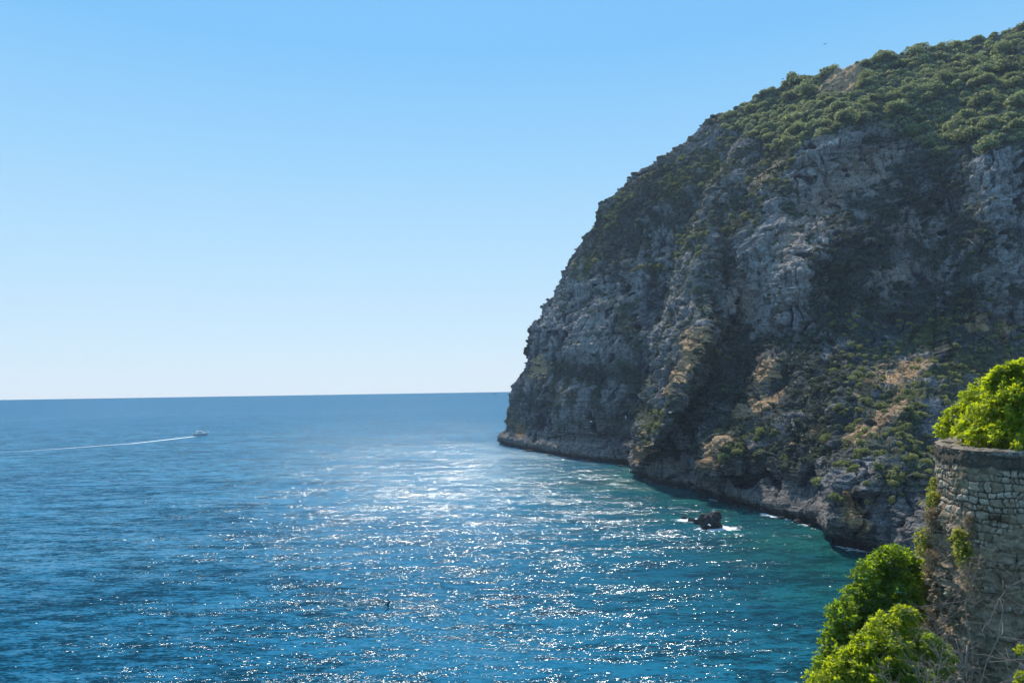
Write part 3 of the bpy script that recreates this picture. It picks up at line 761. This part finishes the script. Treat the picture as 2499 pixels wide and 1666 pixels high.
WV = np.stack([cx_[:, None]+nx_[:, None]*cr*wid[:, None], cy_[:, None]+ny_[:, None]*cr*wid[:, None], np.full((160, 9), .05)+.12*(1-cr**2)[None]*(1-ss)[:, None]**3], -1)
wk = (1-np.abs(cr)**2)[None]*(1.0-.78*ss**.55)[:, None]
o = link('boat_wake', mesh_np('boat_wake', WV.reshape(-1, 3), grid_faces(160, 9), True, dict(wake=wk.ravel())), m_wake)
tag(o, 'long white foam wake trailing behind the motor yacht', 'wake', kind='stuff')
# far ship on the horizon
m_ship = plain('ship_grey', (.25, .28, .33), .7, .2)
sq = at(494.5, 391, 9000.0); sq[2] = 0
ship = tag(empty('cargo_ship', tuple(sq)), 'tiny hazy ship on the horizon just left of the headland', 'ship')
m_ = MB(); m_.loft([[(-26, -5, 0), (-26, 5, 0), (-27, 6, 7), (-27, -6, 7)], [(15, -5, 0), (15, 5, 0), (18, 6, 7), (18, -6, 7)], [(26, -.3, 0), (26, .3, 0), (31, .3, 9), (31, -.3, 9)]]); m_.build('hull', m_ship, ship)
m_ = MB(); m_.box((-17, 0, 13), (10, 9, 12), taper=.9); m_.box((-19, 0, 21), (3, 3, 5)); m_.build('bridge', m_ship, ship)

# ------------------------------------------------------------------ gulls
m_gull = plain('white_feathers', (.80, .80, .80), .8, .1, .1)
m_dark = plain('backlit_feathers', (.035, .035, .04), .8, .1, .1)  # backlit shade painted into the feather colour
def bird_mesh(mat, dih=.25, sweep=.25, bend=.5):
    m_ = MB()
    prof_ = [(.26, .012), (.22, .035), (.16, .045), (.06, .062), (-.08, .058), (-.18, .035), (-.24, .02)]
    m_.loft([[(x, r*math.cos(a), r*.9*math.sin(a)) for a in np.linspace(0, 2*math.pi, 9)[:-1]] for x, r in prof_])
    m_.tube([(.25, 0, 0), (.31, 0, -.012)], [.012, .003], 5)
    m_.add([(-.2, -.02, .005), (-.2, .02, .005), (-.36, .075, .005), (-.36, -.075, .005)], [(0, 1, 2, 3)])
    for s in (-1, 1):
        y = [.04, .28, .62]; z = [.02, .02+.24*math.sin(dih), .02+.24*math.sin(dih)+.34*math.sin(dih-bend)]
        lx = [.10, .14, -.02-sweep*.4]; tx_ = [-.10, -.05, -.10-sweep*.4]
        m_.add([(lx[0], s*y[0], z[0]), (tx_[0], s*y[0], z[0]), (tx_[1], s*y[1], z[1]), (lx[1], s*y[1], z[1]), (tx_[2], s*y[2], z[2]), (lx[2], s*y[2], z[2])],
               [(0, 1, 2, 3), (3, 2, 4, 5)] if s > 0 else [(3, 2, 1, 0), (5, 4, 2, 3)])
    o = m_.build('gull', mat); me_ = o.data; bpy.data.objects.remove(o); me_.name = 'gull'; return me_
g_white = bird_mesh(m_gull); g_dark = bird_mesh(m_dark, .5, .5, .9)
GULLS = [(2232, 557, 135, (.9, .2, 1.2), 1.15, g_white, 'white gull gliding with raised wing before the right end of the cliff'),
         (1629, 1204, 120, (.1, .1, .2), 1.0, g_white, 'white gull flying low in front of the black sea rock'),
         (1534, 648, 240, (.5, .3, 2.2), 1.1, g_white, 'white gull before the middle of the grey cliff face'),
         (1357, 967, 260, (.2, .1, .3), 1.3, g_white, 'white gull near the cave above the far water line'),
         (1437, 957, 230, (1.2, .2, .6), 1.1, g_white, 'white gull flying upright left of the buttress shrub'),
         (1216, 894, 330, (.6, .5, 2.4), 1.0, g_white, 'white gull close to the far tip of the cliff'),
         (1460, 1000, 240, (.3, .2, .4), .9, g_white, 'white gull low beside the left buttress'),
         (2160, 432, 250, (.4, .2, .8), 1.1, g_white, 'white gull high before the upper cliff on the right'),
         (1895, 101, 190, (.05, .05, .1), 1.0, g_dark, 'dark bird gliding in the sky, higher of the two above the ridge'),
         (1798, 181, 190, (.05, .05, .1), 1.0, g_dark, 'dark bird gliding in the sky just over the ridge trees'),
         (890, 1388, 72, (1.35, .5, 1.0), 1.15, g_dark, 'dark bird banking low over the open water at left')]
for a_, b_, D_, rot, sc_, me_, lb in GULLS:
    o = bpy.data.objects.new('gull' if me_ is g_white else 'seabird', me_); COL.objects.link(o)
    o.location = at(a_*K, b_*K, D_); o.rotation_euler = rot; o.scale = (sc_,)*3; tag(o, lb, 'bird')

# ------------------------------------------------------------------ stone wall in the foreground
WTOP = 27.75
pl = np.array([(24, 36), (20.5, 33), (18.4, 31.3), (16.95, 29.9), (16.02, 28.2), (15.6, 26.6), (15.5, 25.4), (16.1, 24.7), (17.4, 24.35), (19.5, 24), (23.5, 23.4)], float)
sl_ = np.concatenate([[0], np.cumsum(np.linalg.norm(np.diff(pl, axis=0), axis=1))])
NS, NZ = 760, 470
def smooth_poly(s):
    x, y = np.interp(s, sl_, pl[:, 0]), np.interp(s, sl_, pl[:, 1]); return x, y
sfine = np.linspace(0, sl_[-1], 4000); xf, yf = smooth_poly(sfine)
kk = np.exp(-np.linspace(-2, 2, 401)**2); kk /= kk.sum()
xf = np.convolve(np.pad(xf, 200, mode='reflect', reflect_type='odd'), kk, 'valid'); yf = np.convolve(np.pad(yf, 200, mode='reflect', reflect_type='odd'), kk, 'valid')
sg = np.linspace(0, sl_[-1], NS); zg = np.linspace(14.0, WTOP, NZ)
wx, wy = np.interp(sg, sfine, xf), np.interp(sg, sfine, yf)
tx, ty = np.gradient(wx, sg), np.gradient(wy, sg); q_ = np.hypot(tx, ty); onx, ony = ty/q_, -tx/q_       # outward (towards the sea)
if onx.mean() > 0: onx, ony = -onx, -ony
SG, ZG = np.meshgrid(sg, zg, indexing='ij')
P3 = np.stack([SG, ZG, np.zeros_like(SG)], -1)
sw = SG+.16*fbm(P3*1.5, 3)+.05*fbm(P3*5, 2); zw = ZG+.15*fbm(P3*np.array([.7, 1.1, 1])+7, 3)
gw = np.random.default_rng(21); edge = [13.0]
while edge[-1] < 29: edge.append(edge[-1]+gw.choice([.17, .24, .33, .42])*gw.uniform(.85, 1.15))
edge = np.array(edge); ci = np.clip(np.searchsorted(edge, zw)-1, 0, len(edge)-2)
ed = np.minimum(zw-edge[ci], edge[ci+1]-zw); sid = np.zeros_like(SG); sdist = np.zeros_like(SG)
for c_ in np.unique(ci):
    m0 = ci == c_; xs = [-1.0]; hh_ = edge[c_+1]-edge[c_]
    while xs[-1] < sl_[-1]+2: xs.append(xs[-1]+hh_*gw.uniform(.5, 1.5))
    xs = np.array(xs); k_ = np.clip(np.searchsorted(xs, sw[m0])-1, 0, len(xs)-2)
    sdist[m0] = np.minimum(sw[m0]-xs[k_], xs[k_+1]-sw[m0]); sid[m0] = gw.random(len(xs))[k_]
dist = np.minimum(ed, sdist); dist = dist - .035*np.abs(fbm(P3*9, 2))
rub = sstep(25.5, 24.7, ZG+.8*fbm(P3*.6+3, 2)+.35*np.sin(SG*.9))           # lower part: rubble half buried in old mortar
topm = sstep(WTOP-.75, WTOP-.45, ZG+.25*fbm(P3*.8+13, 2))
plas = np.clip(sstep(-.15, .5, fbm(P3*.55+23, 4)+.66*rub*(1+.8*fbm(P3*1.2+77, 3))+.9*topm-.1), 0, 1)
face_h = sstep(.0, .05, dist)*(.05+.08*(sid-.5))
dsp = face_h*(1-.75*plas)+.05*plas + .045*fbm(P3*3, 4, .6) + rub*(1+1.2*sstep(sl_[5]+1, sl_[4], SG))*(.20*fbm(P3*.8+50, 3)+.11*ridged(P3*2.2+9, 3)+.05*fbm(P3*6, 3))
hole2 = np.exp(-(((SG-sl_[6]-.75)/.30)**2+((ZG-25.45)/.17)**2)**1.5)
dsp -= .4*hole2
mound = sstep(sl_[5]+.5, sl_[3], SG)
batter = mound*(.11*np.maximum(24.6-ZG, 0)) + .02*np.maximum(WTOP-ZG, 0) + .05*np.maximum(25-ZG, 0) + .03*np.maximum(20-ZG, 0)**1.3
out_ = batter+dsp
WVx = wx[:, None]+onx[:, None]*out_; WVy = wy[:, None]+ony[:, None]*out_
WP = np.stack([WVx, WVy, ZG], -1)
wall = tag(empty('stone_wall', (float(wx[NS//2]), float(wy[NS//2]), 14.0)), 'old rounded retaining wall of rough grey stones at the right edge', 'wall')
bpy.context.view_layer.update()
def rel(V, o): return V-np.array(o.location)
t = NT('rubble_masonry'); p = t.pos(); n2 = t.noise(p, 2.6, 8, .72); n3 = t.noise(p, 11, 5, .7)
sc_ = t.ramp(t.attr('stone'), [(0, (.22, .155, .10)), (.3, (.38, .285, .195)), (.6, (.48, .375, .27)), (.85, (.62, .51, .39)), (1, (.40, .26, .155))])
sc_ = t.mix(1.0, sc_, t.ramp(n3, [(.3, .65), (.7, 1.25)]), 'MULTIPLY')
mo = t.ramp(n2, [(.34, (.075, .055, .038)), (.48, (.22, .16, .10)), (.58, (.37, .28, .18)), (.72, (.56, .45, .31))])
c = t.mix(t.maprange(t.attr('joint'), .0, .45), (.085, .066, .048), sc_)
c = t.mix(t.math('MULTIPLY', t.attr('plaster'), t.maprange(n2, .3, .55)), c, mo)
c = t.mix(t.maprange(t.math('ADD', t.attr('top'), t.math('MULTIPLY', t.math('SUBTRACT', n2, .5), 1.2)), .5, .8, 0, .75), c, (.07, .058, .05))
c = t.mix(t.math('MULTIPLY', t.attr('rub'), t.maprange(t.noise(p, .9, 4), .45, .65, 0, .6)), c, (.16, .125, .085))
m_wall = t.done(t.bsdf(c, .95, t.bump(t.math('ADD', n2, t.math('MULTIPLY', n3, .5)), 1.0, .10), .1))
me = mesh_np('wall_face', rel(WP.reshape(-1, 3), wall), grid_faces(NS, NZ), True,
             dict(stone=sid.ravel(), joint=sstep(0, .05, dist).ravel(), plaster=plas.ravel(), top=topm.ravel(), rub=rub.ravel()))
link('wall_face', me, m_wall, wall)
# coping: worn mortar cap with a lip
nc = 14; cs_ = np.linspace(0, 1, nc); CPs = []
cp_prof = [(.0, -.16), (.055, -.12), (.05, -.05), (.0, .01), (-.08, .05), (-.2, .07), (-.38, .05), (-.55, .06), (-.8, .0), (-1.0, -.1)]
ncp = len(cp_prof); cps = np.linspace(0, sl_[-1], 700); cxx, cyy = np.interp(cps, sfine, xf), np.interp(cps, sfine, yf)
cnx, cny = np.interp(cps, sg, onx), np.interp(cps, sg, ony)
CV = np.zeros((700, ncp, 3))
for j, (o_, z_) in enumerate(cp_prof):
    e_ = .07*fbm(np.stack([cps*1.7, np.full_like(cps, j*.5), cps*0+3], -1), 3); z2 = .05*fbm(np.stack([cps*2.2, np.full_like(cps, j*.6), cps*0+9], -1), 3)
    CV[:, j] = np.stack([cxx+cnx*(o_+e_), cyy+cny*(o_+e_), WTOP+z_+z2], -1)
t = NT('worn_mortar'); p = t.pos(); n2 = t.noise(p, 3, 6, .65)
m_cop = t.done(t.bsdf(t.ramp(n2, [(.35, (.07, .055, .04)), (.5, (.22, .18, .14)), (.7, (.42, .35, .28))]), .95, t.bump(n2, .8, .06), .1))
link('coping', mesh_np('coping', rel(CV.reshape(-1, 3), wall), grid_faces(700, ncp), True), m_cop, wall)

# ground: terrace behind the wall, bank below it
t = NT('dry_soil'); p = t.pos(); n2 = t.noise(p, .8, 6, .65)
m_soil = t.done(t.bsdf(t.ramp(n2, [(.3, (.06, .06, .03)), (.5, (.15, .12, .07)), (.7, (.28, .22, .13))]), .95, t.bump(n2, .8, .2), .1))
tu = np.linspace(0, 1, 26); TV = np.zeros((200, 26, 3)); s2 = np.linspace(0, sl_[-1], 200)
bx, by = np.interp(s2, sfine, xf), np.interp(s2, sfine, yf); bnx, bny = np.interp(s2, sg, onx), np.interp(s2, sg, ony)
for j, q in enumerate(tu):
    x_ = bx-bnx*.5+(32-bx)*q; y_ = by-bny*.5+(33-by)*q*.95
    TV[:, j] = np.stack([x_, y_, WTOP-.06+.5*q+1.4*q*q+.12*fbm(np.stack([x_, y_, x_*0], -1)*.8, 3)*min(1, j/3)], -1)
tag(link('terrace', mesh_np('terrace', TV.reshape(-1, 3), grid_faces(200, 26), True), m_soil), kind='structure')
bu = np.linspace(0, 1, 60); BV = np.zeros((200, 60, 3))
for j, q in enumerate(bu):
    d_ = -1.5+q*26
    x_ = bx+bnx*d_; y_ = by+bny*d_
    zf = 17.2-.55*np.maximum(d_, 0)-.028*np.maximum(d_, 0)**2 - .35*np.maximum(by-28, 0)*(1+.06*max(d_, 0))
    BV[:, j] = np.stack([x_, y_, zf+.5*fbm(np.stack([x_, y_, x_*0+5], -1)*.35, 3)], -1)
tag(link('bank', mesh_np('bank', BV.reshape(-1, 3), grid_faces(200, 60), True), m_soil), kind='structure')

# ------------------------------------------------------------------ foreground shrubs
def leafy(seed, lumps, n_ros, leaf, per=8, spread=.7, up_=.35, fold=.25, aspect=.42, fill=(.55, 1.0), tint0=.5):
    """rosettes of folded leaves at the twig tips of each lump (x, y, z, r)"""
    g = np.random.default_rng(seed); L = np.array(lumps, float); wgt = L[:, 3]**2; wgt /= wgt.sum()
    k = g.choice(len(L), n_ros, p=wgt); d = unit(g.normal(size=(n_ros, 3))+[0, 0, .25])
    rr_ = L[k, 3]*g.uniform(fill[0], fill[1], n_ros)**.6*(1+.5*fbm(d*2.6+k[:, None]*3.1, 3))
    c = L[k, :3]+d*rr_[:, None]
    ax = unit(d*.6+np.array([0, 0, up_])+.35*g.normal(size=(n_ros, 3)))
    ct = np.clip(tint0+.45*fbm(c*1.5, 3)+.22*(rr_/L[k, 3]-.8)+g.normal(0, .07, n_ros), 0, 1)  # light outer leaves and darker interior painted through the clump tint
    n = n_ros*per; A = np.repeat(ax, per, 0); C = np.repeat(c, per, 0)
    rad = unit(np.cross(A, g.normal(size=(n, 3))))
    dr = unit(A*g.uniform(.15, 1.0, (n, 1))+rad*spread*1.2)
    side = unit(np.cross(dr, A)); nrm_ = np.cross(side, dr)
    ln = leaf*g.uniform(.6, 1.25, (n, 1)); w = ln*aspect*.5
    b0 = C+dr*ln*.1; m_l = C+dr*ln*.58
    V = np.stack([b0, m_l-side*w+nrm_*w*fold, C+dr*ln*1.1-nrm_*ln*.08, m_l+side*w+nrm_*w*fold], 1).reshape(-1, 3)
    i4 = np.arange(n)[:, None]*4
    Fq = np.concatenate([i4+[0, 1, 2], i4+[0, 2, 3]], 0)
    tint = np.clip(np.repeat(ct, per)+g.normal(0, .13, n), 0, 1)
    return V, Fq, np.repeat(tint, 4)

def branches(seed, base, targets, r0_=.09, mat=m_bark, name='branches', parent=None, wig=.12):
    g = np.random.default_rng(seed); m_ = MB(); base = np.array(base, float)
    for q in targets:
        q = np.array(q, float); n_ = 7; pts_ = []
        for j in range(n_+1):
            f = j/n_; pp = base*(1-f)+q*f; pp = pp+np.array([0, 0, -.25*math.sin(math.pi*f)*np.linalg.norm(q[:2]-base[:2])*.3])
            if 0 < j < n_: pp = pp+g.normal(0, wig, 3)
            pts_.append(pp)
        m_.tube(pts_, list(np.linspace(r0_, .012, n_+1)), 6)
        for j in range(2, n_):
            for _ in range(2):
                e_ = pts_[j]+unit(g.normal(size=3)+[0, 0, .5])*g.uniform(.3, .8); m_.tube([pts_[j], (pts_[j]+e_)/2+g.normal(0, .05, 3), e_], [.02, .014, .005], 4)
    return m_.build(name, mat, parent, True)

def bush(name, label, cat, lumps_px, n_ros, leaf, mat, seed, base, group=None, trunk=True, **kw):
    """lumps: (display px, display py, forward distance, radius)"""
    L = [(*at(a_*K, b_*K, D_), r_) for a_, b_, D_, r_ in lumps_px]
    root = tag(empty(name, tuple(base)), label, cat, group); b_ = np.array(base, float)
    L = [(x-b_[0], y-b_[1], z-b_[2], r) for x, y, z, r in L]
    V, Fq, tn = leafy(seed, L, n_ros, leaf, **kw)
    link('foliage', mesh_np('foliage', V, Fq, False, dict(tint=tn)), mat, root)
    if trunk: branches(seed+1, (0, 0, 0), [l[:3] for l in L], .085, m_bark, 'trunk', root)
    return root
# shrub on the wall top
bush('wall_top_shrub', 'large bright green shrub spilling over the top of the stone wall', 'shrub',
     [(2172,985,28.8,.36),(2200,958,28.6,.46),(2225,988,27.2,.52),(2245,925,28.2,.62),(2265,970,26.6,.66),(2300,1000,25.6,.42),(2290,898,27.6,.66),(2305,945,26.2,.75),
      (2338,890,27.4,.58),(2345,920,26,.9),(2350,985,25.6,.45),(2390,915,26.8,.85),(2420,950,26,1.0),(2480,930,27,1.0),(2560,960,28,1.1),(2520,890,29,.9),(2245,1005,26.2,.34),(2430,900,27.5,.85)],
     7800, .135, m_fg, 900, (18.6, 27.6, 27.7), tint0=.52)
bush('yellowing_shrub', 'pale yellow green sapling with orange tips at the top right of the shrub', 'shrub',
     [(2300,862,26.4,.28),(2328,850,26.2,.28),(2278,880,26.6,.22),(2350,845,26,.26)], 700, .15, m_fg, 930, (18.4, 25.9, 27.9), tint0=.8)
bush('wall_edge_shrub', 'small leafy shrub on the wall top at the right picture edge', 'shrub',
     [(2350,1014,25.0,.26),(2335,1028,24.8,.18),(2375,1000,25.1,.4)], 420, .12, m_fg, 940, (17.4, 25, 27.6), tint0=.6)
# trees below the wall
bush('dark_tree', 'dense dark green tree growing from the bank beside the wall foot', 'tree',
     [(2045,1292,27,.62),(2005,1325,27,.62),(2080,1310,27.5,.52),(2060,1370,26.8,.75),(1985,1385,26.8,.75),(1945,1420,26.5,.6),(2020,1430,26.4,.8),(2085,1400,27,.5),
      (1925,1480,26.3,.58),(1985,1490,26.2,.8),(1905,1530,26.2,.5),(1960,1560,26.2,.8),(2075,1290,27.4,.4),(1900,1590,26.2,.7)],
     4600, .15, m_fgd, 950, (13.6, 26.6, 13.6), tint0=.5)
bush('bright_shrub', 'bright yellow green shrub in front of the dark tree at the bottom', 'shrub',
     [(2078,1418,24.6,.36),(2035,1450,24.5,.5),(2085,1470,24.4,.5),(2000,1495,24.3,.6),(2050,1520,24,.75),(1960,1530,24.2,.55),(1925,1560,24.1,.55),
      (1985,1575,24,.75),(2080,1575,23.8,.6),(1890,1590,24.1,.5),(1940,1640,24,.8),(2050,1640,23.8,.9)],
     5200, .145, m_fg, 970, (13.2, 24.2, 14.2), tint0=.56)
bush('grey_shrub', 'dull grey green shrub among bare twigs at the bottom right', 'shrub',
     [(2140,1480,23.6,.34),(2165,1520,23.4,.42),(2120,1560,23.2,.4)], 800, .09, m_fgd, 985, (14.4, 23.2, 15.2), tint0=.6)
# plants rooted in the wall
def wall_pt(px, py):
    o_ = CAM; d_ = unit(at(px*K, py*K, 1.0)-CAM); best = None
    v_ = WP.reshape(-1, 3)-o_; tt = v_@d_; e_ = np.linalg.norm(v_-tt[:, None]*d_, axis=1)
    c_ = np.where(e_ < .12)[0]
    i_ = c_[np.argmin(tt[c_])] if len(c_) else int(np.argmin(e_)); return WP.reshape(-1, 3)[i_]
WPL = [(2140,1120,.26,'y','tuft of yellow green weeds on the lit edge of the wall, topmost'),
       (2142,1150,.28,'y','yellow green weed tuft on the lit wall edge, second from the top'),
       (2138,1185,.26,'s','straw coloured tuft on the lit wall edge below the weeds'),
       (2118,1245,.34,'y','yellow bush of weeds jutting from the wall edge toward the sea'),
       (2135,1290,.30,'s','dry straw tuft low on the lit wall edge'),
       (2198,1240,.26,'y','green plant hanging in the middle of the wall below the courses'),
       (2212,1275,.24,'y','green plant hanging on the wall just above the straw tuft'),
       (2232,1320,.34,'s','rounded straw coloured dry plant on the wall face'),
       (2225,1205,.16,'s','small straw tuft beside the dark hole in the wall'),
       (2110,1340,.28,'y','pale green plant where the wall meets the dark tree'),
       (2120,1380,.26,'s','pale dry plant on the lower lit wall edge'),
       (2130,1415,.26,'s','lowest dry plant on the lit wall edge above the bank')]
for k, (a_, b_, r_, ty_, lb) in enumerate(WPL):
    q = wall_pt(a_, b_); V, Fq, tn = leafy(1000+k, [(0, 0, 0, r_), (-.08, -.05, -r_*.8, r_*.8), (0.03, 0.02, r_*.7, r_*.7)], 150, .10 if ty_ == 'y' else .13, per=7, aspect=.4 if ty_ == 'y' else .14, fill=(.1, 1), tint0=.55)
    o = link('wall_plant', mesh_np('wall_plant', V, Fq, False, dict(tint=tn)), m_weed if ty_ == 'y' else m_straw); o.location = q; o.scale = (1.15, 1.15, 1.25)
    tag(o, lb, 'plant', 'plants rooted in the stone wall')
# bare shrub
def bare(name, label, base, tips, seed, r0_=.07, depth=4, mat=m_pale_bark):
    g = np.random.default_rng(seed); root = tag(empty(name, tuple(base)), label, 'shrub'); b_ = np.array(base, float)
    mt, mtw = MB(), MB()
    def grow(p0, d0, ln, r, lv):
        n_ = 5; pts_ = [p0]; d_ = d0
        for j in range(n_):
            d_ = unit(d_+.18*g.normal(size=3)+np.array([0, 0, .03])); pts_.append(pts_[-1]+d_*ln/n_)
        (mt if lv >= depth-1 else mtw).tube(pts_, list(np.linspace(r, r*.55, n_+1)), 5 if lv >= depth-1 else 4)
        if lv > 0:
            for _ in range(g.integers(3, 5)):
                j = g.integers(1, n_+1); nd = unit(d_+.85*g.normal(size=3)); grow(pts_[j], nd, ln*g.uniform(.45, .75), max(r*.5, .005), lv-1)
    for tp, r in tips:
        v_ = np.array(tp)-b_; ln = np.linalg.norm(v_); grow(np.zeros(3), v_/ln, ln, r, depth-1)
    mt.build('stem', mat, root, True); mtw.build('twigs', mat, root, True)
    return root
tp = lambda a_, b_, D_: at(a_*K, b_*K, D_)
bare('bare_shrub', 'leafless grey branched shrub with a pale stem before the wall foot', tp(2225, 1640, 21.5),
     [(tp(2245, 1480, 21.6), .05), (tp(2345, 1340, 21.2), .022), (tp(2150, 1450, 21.8), .018), (tp(2340, 1480, 21), .018), (tp(2200, 1400, 22), .015), (tp(2280, 1420, 21.4), .015)], 60, depth=4)
bare('leafless_bush', 'low tangle of bare pale twigs in front of the bright shrub', tp(2100, 1660, 21.2),
     [(tp(2085, 1540, 21.2), .016), (tp(2140, 1520, 21.3), .015), (tp(2160, 1560, 21), .014), (tp(2190, 1530, 21), .013), (tp(2120, 1570, 21), .013)], 61, depth=4)
bare('bare_sapling', 'bare twiggy sapling behind the wall top shrub at the right edge', tp(2390, 900, 28),
     [(tp(2330, 800, 27.8), .022), (tp(2365, 780, 27.6), .025), (tp(2310, 830, 28), .016)], 62, depth=3)
bush('bank_shrub', 'yellow flecked low shrub at the bottom right corner', 'shrub', [(2345,1495,21.5,.14),(2352,1560,21,.2)], 130, .10, m_fg, 995, tuple(tp(2350, 1640, 21)), tint0=.7)
# ------------------------------------------------------------------ thin sea haze
t = NT('sea_haze')
vs = t.n('ShaderNodeVolumeScatter', {'Color': (.62, .78, 1.0), 'Density': .00015, 'Anisotropy': .25})
t.t.links.new(vs.outputs[0], t.out.inputs['Volume'])
m_ = MB(); m_.box((-50, 600, 125), (1300, 1300, 254)); o = m_.build('haze', t.m); tag(o, kind='structure')
print('script', time.time()-T0)
